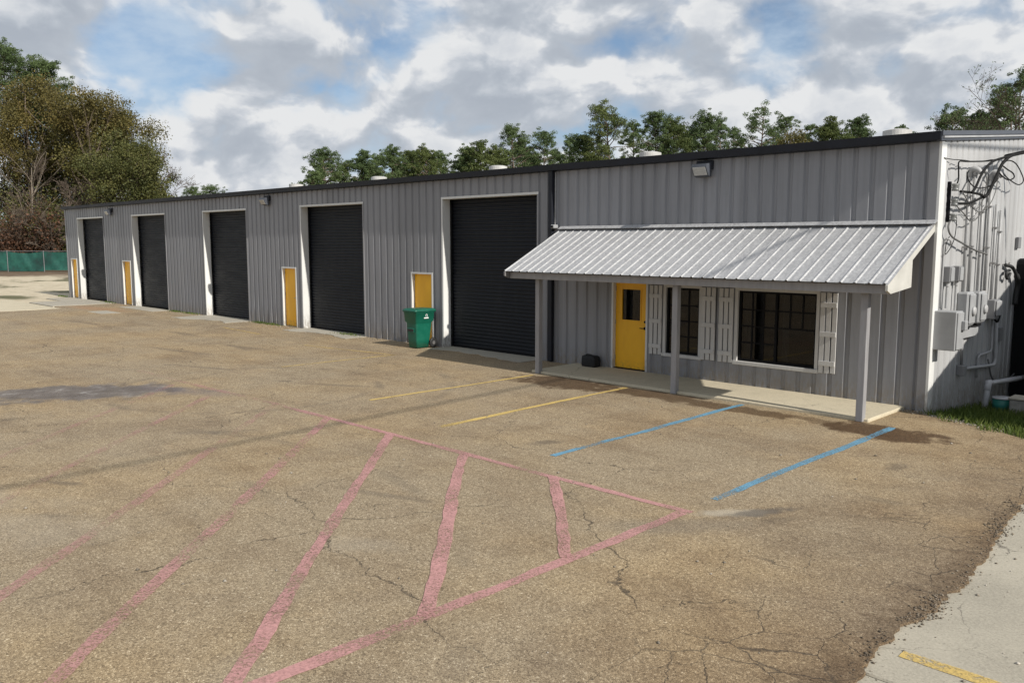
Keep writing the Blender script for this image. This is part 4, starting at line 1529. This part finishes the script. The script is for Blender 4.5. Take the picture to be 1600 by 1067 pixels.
def scatter_bits(name, pts, smin, smax, mat, label, cat, seed, flat=.6):
    r = np.random.default_rng(seed)
    base = np.array([(1, 0, 0), (-1, 0, 0), (0, 1, 0), (0, -1, 0), (0, 0, 1), (0, 0, -.4)], float)
    fc = np.array([(0, 2, 4), (2, 1, 4), (1, 3, 4), (3, 0, 4), (2, 0, 5), (1, 2, 5), (3, 1, 5), (0, 3, 5)])
    V, F = [], []
    for i, (x, y, z) in enumerate(pts):
        s = smin + (smax - smin) * r.random() ** 2
        a = r.uniform(0, 6.28)
        q = base * (1 + r.uniform(-.3, .3, (6, 1))) * s * np.array([1, r.uniform(.6, 1), flat])
        c, sn = math.cos(a), math.sin(a)
        q = np.stack([q[:, 0] * c - q[:, 1] * sn, q[:, 0] * sn + q[:, 1] * c, q[:, 2]], 1) + (x, y, z + s * .2)
        V.append(q)
        F.append(fc + 6 * i)
    o = tris(name, np.concatenate(V), np.concatenate(F), mat)
    tag(o, label, cat, kind='stuff')


r = np.random.default_rng(3)
pts = []
ed = [q for q in asph_edge if q[1] > -14]
for _ in range(5200):
    q = ed[r.integers(len(ed))]
    off = r.normal(0.0, .06) - .03
    x = q[0] + off
    y = q[1] + r.uniform(-.05, .05)
    if r.random() > .12 + .88 * (math.sin(y * 2.1) * .5 + .5) * (math.sin(y * 5.3 + 1) * .5 + .5):
        continue
    pts.append((x, y, 0 if off < 0 else -.022))
for _ in range(700):
    x = 2.62 + r.uniform(0, 4)
    pts.append((x, -4.55 + r.normal(0, .10), 0))
scatter_bits('asphalt_crumbs', pts, .004, .018, M['crumb'], 'dark crumbled asphalt bits along the broken edge of the lot', 'rubble', 4)
pts = []
for _ in range(380):      # pale gravel round the corner of the building
    t = r.uniform(-.45, 1.4)
    pts.append((t, -.12 - .40 * max(0, t) + r.normal(-.06, .07), 0))
for _ in range(500):      # grit at the foot of the front wall
    pts.append((r.uniform(-23.5, -15), -.1 - abs(r.normal(0, .35)), 0))
for _ in range(160):
    pts.append((r.uniform(-31, -27), -.1 - abs(r.normal(0, .25)), 0))
for _ in range(170):      # stray stones over the drive and lot
    pts.append((r.uniform(-6, 2.5), r.uniform(-12.5, -2), 0))
for _ in range(90):
    pts.append((r.uniform(2.9, 4.4), r.uniform(-10, -4.7), -.022))
scatter_bits('loose_gravel', pts, .006, .026, M['stone'], 'loose pale gravel and grit scattered on the lot', 'gravel', 5)


def blades(name, pts, hmin, hmax, mat, label, seed, w=.008):
    r = np.random.default_rng(seed)
    n = len(pts)
    P = np.array(pts)
    a = r.uniform(0, 6.28, n)
    h = r.uniform(hmin, hmax, n)
    lean = r.uniform(.1, .7, n) * h
    la = r.uniform(0, 6.28, n)
    d = np.stack([np.cos(a), np.sin(a), 0 * a], 1) * w * r.uniform(.6, 1.5, (n, 1))
    up = np.stack([np.cos(la) * lean, np.sin(la) * lean, h], 1)
    mid = P + up * np.array([.35, .35, .55])
    V = np.stack([P - d, P + d, mid - d * .7, mid + d * .7, P + up], 1).reshape(-1, 3)
    k = np.arange(n)[:, None] * 5
    F = np.concatenate([k + np.array([0, 1, 3]), k + np.array([0, 3, 2]), k + np.array([2, 3, 4])])
    o = tris(name, V, F, mat)
    tag(o, label, 'grass', kind='stuff')


pts = []
while len(pts) < 21000:
    x, y = r.uniform(.03, 4.2), r.uniform(-2.0, 6)
    lim = -.30 - .44 * x if x < 2 else -1.15 - .4 * (x - 2)
    if y < lim + .10 * math.sin(x * 9) + r.normal(0, .05):
        continue
    if r.random() < .35 * (y > 2):
        continue
    pts.append((x, y, gz(x, y)))
blades('grass', pts, .05, .17, M['grass'], 'green grass growing along the foot of the end wall', 8)
pts = []
for _ in range(900):
    c = r.choice([-22.6, -21.6, -17, -29.5, -28.2, -43.5, -36.9])
    pts.append((c + r.normal(0, .35), -.06 - abs(r.normal(0, .10)), 0))
blades('weeds', pts, .03, .10, M['grass'], 'sparse weeds at the foot of the front wall', 9)

# ------------------------------------------------------------------ trees


def leaf_cards(C, size, r, asp=.6, up=0.25):
    """one small quad per point in random attitude"""
    n = len(C)
    a = r.normal(size=(n, 3))
    a[:, 2] += up
    a /= np.linalg.norm(a, axis=1, keepdims=True)
    b = np.cross(a, r.normal(size=(n, 3)))
    b /= np.linalg.norm(b, axis=1, keepdims=True) + 1e-9
    c = np.cross(a, b)
    s = size * r.uniform(.6, 1.35, (n, 1))
    V = np.stack([C - b * s, C + c * s * asp, C + b * s, C - c * s * asp], 1).reshape(-1, 3)
    F = np.arange(4 * n).reshape(-1, 4)
    return V, F


def limb(p0, d, L, r0, r1, r, wob=.12, k=5):
    pts = [np.array(p0, float)]
    d = np.array(d, float)
    d /= np.linalg.norm(d)
    for i in range(k):
        d = d + r.normal(0, wob, 3)
        d /= np.linalg.norm(d)
        pts.append(pts[-1] + d * L / k)
    return pts, list(np.linspace(r0, r1, k + 1)), d


def ray_at(px, py, depth):
    d = CW + (px - 800) / FPX * CR - (py - 533.5) / FPX * CU
    return CAM + d * depth


def root_at(px, top_y, depth):
    t = ray_at(px, top_y, depth)
    return t[0], t[1], t[2]


def pine(px, top_y, depth, rad, label, seed, group, frac=.45, mat='needle', dens=1.0, open_=0.0):
    rad *= 1.14
    top_y -= 3
    x, y, h = root_at(px, top_y, depth)
    r = np.random.default_rng(seed)
    e = empty('pine_tree', (x, y, -.05))
    tag(e, label, 'pine tree', group)
    tr = MB()
    tp, trr, _ = limb((0, 0, 0), (r.normal(0, .02), r.normal(0, .02), 1), h * .97, .012 * h + .06, .03, r, .018, 9)
    tr.tube(tp, trr, 8)
    clumps = []
    nb = int(52 * dens)
    for i in range(nb):
        f = (i + r.random()) / nb
        hh = h * (1 - frac) + h * frac * f * .96
        k = min(8.99, hh / h / .97 * 9)
        b = tp[int(k)] + (tp[min(9, int(k) + 1)] - tp[int(k)]) * (k % 1)
        prof_ = (math.sin(math.pi * min(1, .22 + .78 * f)) ** .7) if f > .0 else .5
        L = rad * max(.3, prof_) * r.uniform(.6, 1.25)
        a = r.uniform(0, 6.28)
        bp, br, dd = limb(b, (math.cos(a), math.sin(a), .15 + .55 * f + r.normal(0, .12)), L, .05 + .05 * (1 - f), .015, r, .14, 4)
        tr.tube(bp, br, 5)
        for j in range(2, 5):
            if r.random() < open_:
                continue
            m_ = 1 + (j > 2) + (j > 3)
            for _ in range(int(m_)):
                clumps.append((bp[j] + r.normal(0, .16 * rad, 3) * (1, 1, .7), r.uniform(.45, 1.15)))
    clumps.append((tp[-1] + (0, 0, 0), .8))
    clumps.append((tp[-1] + (.3, .2, -.6), .9))
    C = []
    for c, s in clumps:
        n = int(80 * s)
        q = r.normal(size=(n, 3))
        q /= np.linalg.norm(q, axis=1, keepdims=True)
        q *= (r.random((n, 1)) ** .45) * (.11 * rad + .22) * s
        q[:, 2] *= .62
        C.append(c + q)
    C = np.concatenate(C)
    V, F = leaf_cards(C, .12, r, .34, .1)
    tr.build('trunk', M['bark'], e)
    tris('crown', V, F, M[mat], e)
    return e


def broadleaf(px, top_y, depth, rad, crown_h, label, mat, seed, group, n=9000, size=.10, trunk='bark', mats=None):
    x, y, h = root_at(px, top_y, depth)
    r = np.random.default_rng(seed)
    e = empty('broadleaf_tree', (x, y, -.05))
    tag(e, label, 'tree', group)
    tr = MB()
    tp, trr, _ = limb((0, 0, 0), (0, 0, 1), h * .8, .013 * h + .05, .05, r, .04, 6)
    tr.tube(tp, trr, 8)
    cz = h - crown_h / 2
    cen = []
    nc = 46
    for i in range(nc):
        q = r.normal(size=3)
        q /= np.linalg.norm(q)
        rr = r.random() ** .4 * .82
        c = np.array([q[0] * rad * rr, q[1] * rad * rr, cz + q[2] * crown_h / 2 * rr])
        cen.append((c, r.uniform(.16, .34) * rad))
        if i % 2 == 0:
            b = tp[min(6, 2 + int(r.integers(5)))]
            d = c - b
            bp, br, _ = limb(b, d, np.linalg.norm(d), .07, .015, r, .08, 4)
            tr.tube(bp, br, 5)
            for _ in range(2):
                bp2, br2, _ = limb(bp[3], d + r.normal(0, .5 * np.linalg.norm(d), 3), rad * .4, .03, .01, r, .15, 3)
                tr.tube(bp2, br2, 4)
    w = np.array([s ** 2 for _, s in cen])
    n = int(n * 2.3)
    ks = r.choice(nc, size=n, p=w / w.sum())
    q = r.normal(size=(n, 3))
    q /= np.linalg.norm(q, axis=1, keepdims=True)
    ss = np.array([s for _, s in cen])[ks][:, None]
    C = np.array([c for c, _ in cen])[ks] + q * (r.random((n, 1)) ** .5) * ss * np.array([1.05, 1.05, .85]) + r.normal(0, .26, (n, 3))
    tr.build('trunk', M[trunk], e)
    V, F = leaf_cards(C, size, r, .7)
    tris('crown', V, F, M[mat], e)
    return e


def bare(px, top_y, depth, label, seed, mat='palebark', spread=.45, lean=(0, 0), levels=4, rscale=1.0, name='bare_tree', leafmat=None, group=None, twr=.016):
    x, y, h = root_at(px, top_y, depth)
    r = np.random.default_rng(seed)
    e = empty(name, (x, y, -.05))
    tag(e, label, 'tree', group)
    tr, tw = MB(), MB()
    tips = []

    def grow(p, d, L, rad, lev):
        k = 7 if lev == 0 else 4
        pts, rs, dd = limb(p, d, L, rad, max(twr, rad * .45), r, .05 if lev == 0 else .13, k)
        (tr if lev < 2 else tw).tube(pts, rs, 6 if lev < 2 else 3, cap=False)
        if lev >= levels:
            tips.append(pts[-1])
            tips.append(pts[-2])
            return
        nb = 11 if lev == 0 else 5
        for i in range(nb):
            f = r.uniform(.35 if lev == 0 else .25, 1.0)
            q = pts[min(k, int(f * k) + (0))]
            a = r.uniform(0, 6.28)
            side = np.array([math.cos(a), math.sin(a), .25])
            nd_ = dd * r.uniform(.55, 1.0) + side * r.uniform(.5, 1.1) * spread * 1.8
            grow(q, nd_, L * r.uniform(.32, .55), rs[min(k, int(f * k))] * .6, lev + 1)
    grow(np.zeros(3), (lean[0], lean[1], 1), h * .72, .0065 * h * rscale + .03, 0)
    tr.build('trunk', M[mat], e)
    tw.build('twigs', M['twig'], e)
    if leafmat:
        C = np.array(tips)
        C = C + r.normal(0, .2, C.shape)
        V, F = leaf_cards(C, .10, r, .5)
        tris('leaves', V, F, M[leafmat], e)
    return e


def shrub(px, top_y, depth, rad, mat, label, seed, group, n=2200, size=.15):
    x, y, h = root_at(px, top_y, depth)
    h = max(h, 1.0)
    r = np.random.default_rng(seed)
    e = empty('shrub', (x, y, -.05))
    tag(e, label, 'shrub', group)
    st = MB()
    C = []
    nst = 9
    for i in range(nst):
        a = r.uniform(0, 6.28)
        L = h * r.uniform(.7, 1.0)
        pts, rs, _ = limb((r.normal(0, .2), r.normal(0, .2), 0), (math.cos(a) * rad / h * .8, math.sin(a) * rad / h * .8, 1), L, .05, .012, r, .10, 6)
        st.tube(pts, rs, 4)
        for j in range(2, 7):
            m_ = n // nst // 5
            q = r.normal(size=(m_, 3)) * np.array([.30 * rad, .30 * rad, .16 * h])
            C.append(pts[j] + q)
    C = np.concatenate(C)
    C = C[C[:, 2] > .1]
    st.build('stems', M['twig'], e)
    V, F = leaf_cards(C, size, r, .7)
    tris('foliage', V, F, M[mat], e)


GP = 'pines behind the roof'
# pixel bearing, top, depth, crown radius
PINES = [
    (296, 298, 210, 3.0, .5, 'needle', 1.0, .0), (330, 296, 215, 3.4, .5, 'needle', 1.0, .0),
    (481, 272, 105, 1.9, .5, 'needle', .7, .3),
    (513, 236, 118, 2.7, .62, 'needle', 1.1, .0), (560, 238, 120, 2.2, .55, 'needle', 1.0, .1), (607, 233, 122, 2.5, .52, 'needle', .9, .2), (638, 237, 125, 2.3, .52, 'needle2', .9, .2),
    (668, 234, 122, 2.5, .55, 'needle2', 1.0, .1), (713, 232, 124, 2.4, .55, 'needle', 1.0, .05), (750, 222, 120, 2.0, .5, 'needle2', .9, .15), (772, 238, 112, 2.6, .55, 'needle2', 1.1, .0),
    (806, 204, 125, 3.1, .5, 'needle', 1.1, .05), (850, 207, 126, 2.6, .5, 'needle', .9, .2), (880, 215, 128, 2.2, .5, 'needle', .8, .25),
    (918, 213, 112, 2.0, .5, 'needle', 1.1, .0), (963, 168, 108, 3.2, .55, 'needle2', 1.1, .12), (990, 195, 118, 2.1, .45, 'needle', .7, .3),
    (1026, 176, 110, 2.6, .5, 'needle', 1.0, .1), (1058, 190, 112, 3.0, .55, 'needle2', 1.1, .0), (1106, 182, 112, 2.9, .5, 'needle', 1.1, .05), (1130, 188, 116, 2.2, .5, 'needle', .8, .2),
    (1186, 168, 104, 3.1, .55, 'needle', .75, .42), (1245, 179, 112, 2.2, .45, 'needle', .7, .3), (1268, 198, 116, 1.7, .45, 'needle', .6, .35), (1304, 196, 102, 2.5, .45, 'needle2', 1.2, .0),
    (1374, 183, 110, 2.2, .42, 'needle', .8, .2), (1404, 197, 112, 1.7, .4, 'needle', .8, .2), (1342, 205, 118, 1.6, .4, 'needle', .6, .4),
    (590, 244, 132, 2.2, .55, 'needle', 1.0, .1), (653, 246, 134, 2.4, .55, 'needle', 1.0, .1), (690, 241, 132, 2.4, .55, 'needle', 1.0, .1), (733, 236, 134, 2.4, .55, 'needle', 1.0, .1), (828, 222, 132, 2.4, .5, 'needle', 1.0, .1), (1084, 200, 124, 2.4, .5, 'needle', 1.0, .1), (1150, 200, 124, 2.0, .5, 'needle', .8, .2),
    (500, 262, 150, 2.6, .6, 'needle', 1.0, .1), (540, 258, 148, 2.6, .6, 'needle2', 1.0, .1), (580, 258, 150, 2.8, .6, 'needle', 1.0, .1), (625, 252, 150, 2.8, .6, 'needle2', 1.0, .1), (680, 250, 150, 2.8, .6, 'needle', 1.0, .1), (728, 247, 150, 2.8, .6, 'needle2', 1.0, .1), (775, 244, 150, 2.6, .6, 'needle', 1.0, .1),
    (826, 238, 150, 3.0, .6, 'needle2', 1.0, .1), (872, 234, 150, 3.0, .6, 'needle', 1.0, .1), (935, 222, 150, 2.6, .6, 'needle', 1.0, .1), (1050, 214, 150, 3.0, .6, 'needle', 1.0, .1), (1090, 212, 150, 3.0, .6, 'needle2', 1.0, .1), (1215, 204, 150, 2.6, .6, 'needle', .9, .2), (1280, 208, 150, 2.6, .6, 'needle', 1.0, .1), (1520, 190, 140, 2.8, .6, 'needle', 1.0, .1), (1560, 180, 140, 2.8, .6, 'needle', 1.0, .1),
    (1576, 140, 92, 2.3, .5, 'needle', .8, .25), (1606, 118, 96, 2.8, .5, 'needle', .8, .2),
    (1490, 173, 98, 2.5, .45, 'needle', 1.0, .1), (1535, 178, 100, 2.0, .45, 'needle', .9, .2),
]
_ONE = ['', 'first', 'second', 'third', 'fourth', 'fifth', 'sixth', 'seventh', 'eighth', 'ninth', 'tenth', 'eleventh', 'twelfth', 'thirteenth', 'fourteenth', 'fifteenth', 'sixteenth', 'seventeenth', 'eighteenth', 'nineteenth']
_TEN = {2: ('twentieth', 'twenty-'), 3: ('thirtieth', 'thirty-'), 4: ('fortieth', 'forty-'), 5: ('fiftieth', 'fifty-'), 6: ('sixtieth', 'sixty-')}


def ORD(n):
    if n < 20:
        return _ONE[n]
    a, b = divmod(n, 10)
    return _TEN[a][0] if b == 0 else _TEN[a][1] + _ONE[b]


order_px = sorted(range(len(PINES)), key=lambda i: PINES[i][0])
for i, (px, ty, dp, rad, fr, mt, dn, op) in enumerate(PINES):
    k = order_px.index(i)
    lab = ORD(k + 1) + ' pine from the left in the row seen over the warehouse roof'
    if px == 963:
        lab = 'tallest pine near the middle of the row seen over the roof'
    pine(px, ty, dp, rad, lab, 100 + i, GP, fr, mt, dn, op)
broadleaf(1240, 200, 98, 2.3, 4.5, 'small yellowish tree between pines above the awning', 'olive', 61, None, 1800)
bare(1590, 92, 78, 'tall thin-leaved grey tree at the right edge behind the roof', 71, 'twig', .42, levels=4, rscale=1.0, leafmat='needle')
bare(1555, 130, 84, 'smaller grey tree left of the tall one at the right edge', 72, 'twig', .42, levels=4, rscale=.8, leafmat='needle')

GL = 'trees at the left end of the lot'
pine(14, 78, 108, 3.6, 'tall dark pine crown topping the wood at the left edge', 201, GL, .34, 'needle', 1.5, .0)
pine(55, 100, 110, 3.0, 'second dark pine just right of the tallest one at left', 202, GL, .30, 'needle', 1.3, .05)
broadleaf(165, 118, 97, 6.4, 15.5, 'large rounded olive brown tree beside the far end of the building', 'olive', 211, GL, 15000)
broadleaf(140, 124, 95, 5.0, 8.0, 'rusty brown upper crown above the large olive tree', 'rust', 218, GL, 6500)
broadleaf(40, 106, 99, 6.2, 15, 'large rusty brown tree at the left edge below the pines', 'rust', 212, GL, 14000)
broadleaf(112, 130, 104, 6.0, 16, 'dull green tree between the two large brown trees', 'green', 213, GL, 11000)
broadleaf(226, 218, 94, 3.4, 8.5, 'smaller olive green tree at the right of the wood above the roof', 'green', 214, GL, 6500)
broadleaf(-55, 110, 100, 6.5, 16, 'brown tree cut by the left edge of the picture', 'olive', 215, GL, 10000)
broadleaf(185, 205, 91, 5.0, 9.0, 'green leafy tree low behind the far roof end', 'green', 216, GL, 9000)
broadleaf(75, 205, 104, 6.0, 12, 'dark green tree in the depth of the left wood', 'green', 217, GL, 8000)
broadleaf(254, 288, 92, 1.8, 4.5, 'small dark olive tree at the right foot of the wood', 'green', 219, GL, 2200)
broadleaf(20, 235, 106, 6.5, 12, 'dim brown tree behind the bare trunks at left', 'brownleaf', 220, GL, 8000)
bare(28, 195, 90, 'tall pale bare tree standing before the wood at left', 231, 'palebark', .30, rscale=.6, levels=3, lean=(-.05, 0), group=GL)
bare(108, 275, 89, 'grey brown bare bushy tree left of the building end', 234, 'twig', .6, rscale=.8, levels=4, group=GL)
bare(140, 270, 92, 'thin bare tree behind the far roof corner', 235, 'twig', .55, rscale=.7, levels=4, group=GL)
bare(244, 226, 96, 'fine bare twiggy tree at the right shoulder of the wood', 236, 'twig', .55, rscale=.6, levels=4, group=GL)
bare(20, 300, 88, 'low tangle of bare branches over the red shrubs', 237, 'twig', .7, rscale=.7, levels=4, group=GL)
bare(82, 305, 88, 'low tangle of bare branches next to the building end', 238, 'twig', .7, rscale=.7, levels=4, group=GL)
GS = 'shrubs behind the green fence'
for i, (px, ty, dp, rad, mt, lab) in enumerate((
        (8, 345, 87, 2.2, 'red', 'russet leaved shrub at the left edge behind the fence'), (38, 338, 88, 2.2, 'red', 'russet leaved shrub under the tall bare tree'),
        (72, 330, 88.5, 2.0, 'red', 'russet leaved shrub near the building end'), (-20, 340, 88, 2.2, 'red', 'russet shrub just beyond the left edge'),
        (96, 345, 90, 2.4, 'green', 'dark green shrub touching the building end'), (60, 318, 93, 2.8, 'olive', 'olive shrub behind the russet ones'),
        (20, 312, 93, 2.8, 'brownleaf', 'dry brown shrub at the left behind the russet ones'), (110, 312, 94, 3.0, 'green', 'green shrub above the far roof corner'),
        (-10, 300, 96, 3.2, 'green', 'dark green shrub deep at the left edge'), (45, 295, 98, 3.4, 'green', 'dark green shrub deep in the wood'),
        (85, 300, 98, 3.4, 'brownleaf', 'dull brown shrub deep in the wood'), (130, 300, 98, 3.4, 'green', 'dark green shrub behind the far roof'))):
    shrub(px, ty, dp, rad, mt, lab, 300 + i, GS, 3000 if mt != 'red' else 1500, .13)

# ------------------------------------------------------------------ screened fence
f0, f1 = np.array([-97.0, 1.6]), np.array([-68.0, 30.5])
fe = empty('screened_fence', (f0[0], f0[1], 0))
tag(fe, 'chain fence hung with sagging green screen fabric before the wood', 'fence')
L = np.linalg.norm(f1 - f0)
dv = (f1 - f0) / L
nv = np.array([dv[1], -dv[0]])
nb = int(L / 3.6)
r = np.random.default_rng(77)
for b in range(nb):
    V, F = [], []
    nx, nz = 14, 6
    sag = r.uniform(.05, .4)
    bot = r.uniform(.0, .12)
    for j in range(nz + 1):
        for i in range(nx + 1):
            t = i / nx
            s = (b + t) * 3.6
            z = bot + (1.95 - bot - sag * 4 * t * (1 - t) * .5) * j / nz
            off = .10 * math.sin(t * 9 + b) * math.sin(j * .9 + b * 2) + .05 * math.sin(t * 23 + j)
            q = f0 + dv * s + nv * (.06 + off * math.sin(math.pi * t))
            V.append((q[0], q[1], z))
    for j in range(nz):
        for i in range(nx):
            F.append((j * (nx + 1) + i, j * (nx + 1) + i + 1, (j + 1) * (nx + 1) + i + 1, (j + 1) * (nx + 1) + i))
    keep(MB().add(V, F).build('screen_panel', M['screen'], None, True), fe)
for b in range(nb + 1):
    q = f0 + dv * 3.6 * b + nv * .14
    keep(MB().tube([(q[0], q[1], -.05), (q[0] + .05 * math.sin(b), q[1], 2.05)], .03, 8).build('post', M['disconnect']), fe)
a, b_ = f0 + nv * .10, f1 + nv * .10
keep(MB().tube([(a[0], a[1], 1.98), (b_[0], b_[1], 1.98)], .02, 6).build('top_rail', M['disconnect']), fe)

# ------------------------------------------------------------------ out-of-frame neighbours whose shadows reach the picture
sh = empty('neighbouring_shed', (6.5, 3, 0))
tag(sh, 'grey lean-to shed standing to the right of the end wall', 'shed')
yf, yb = -.55, 8.0
ht = lambda y: 2.62 + .37 * (y + 1.05)
keep(MB().prism([(4.2, yf, -.5), (4.2, yb, -.5), (4.2, yb, ht(yb) - .04), (4.2, yf, ht(yf) - .04)], (5, 0, 0)).build('shed_wall', M['wall']), sh)
keep(MB().prism([(4.0, yf - .1, ht(yf) - .04), (4.0, yb + .1, ht(yb)), (4.0, yb + .1, ht(yb) + .04), (4.0, yf - .1, ht(yf))], (5.4, 0, 0)).build('shed_roof', M['roof']), sh)


def pole(x, y, h, lab):
    e = empty('utility_pole', (x, y, -.05))
    tag(e, lab, 'utility pole')
    MB().tube([(0, 0, 0), (0, 0, h)], [.16, .11], 12).build('shaft', M['tarwood'], e, True)
    MB().bbox(-.9, .9, -.06, .06, h - .5, h - .36, .01).build('crossarm', M['tarwood'], e)
    for s in (-.8, .8, 0):
        MB().tube([(s, 0, h - .36 if s else h), (s, 0, (h - .36 if s else h) + .14)], [.03, .045], 10).build('insulator', M['porcelain'], e, True)


pole(9.6, -34, 10.2, 'wooden utility pole behind the camera')
pole(4.6, 30, 10.2, 'wooden utility pole to the right behind the shed')
pole(26.6, 4.0, 9.6, 'wooden utility pole far right carrying the service cable')
a, b_ = np.array([9.6, -34, 10.3]), np.array([4.6, 30, 10.3])
pts = []
for k in range(33):
    t = k / 32
    q = a + (b_ - a) * t
    q[2] -= 4 * 1.3 * t * (1 - t)
    pts.append(q)
o = MB().tube(pts, .035, 6).build('overhead_line', M['cable'], None, True)
tag(o, 'sagging overhead line strung between the utility poles', 'cable')

# consistent outward normals on the closed pieces
import bmesh
for o in fix:
    me = o.data
    if len(me.polygons) < 4000:
        bm = bmesh.new()
        bm.from_mesh(me)
        bmesh.ops.recalc_face_normals(bm, faces=bm.faces)
        bm.to_mesh(me)
        bm.free()
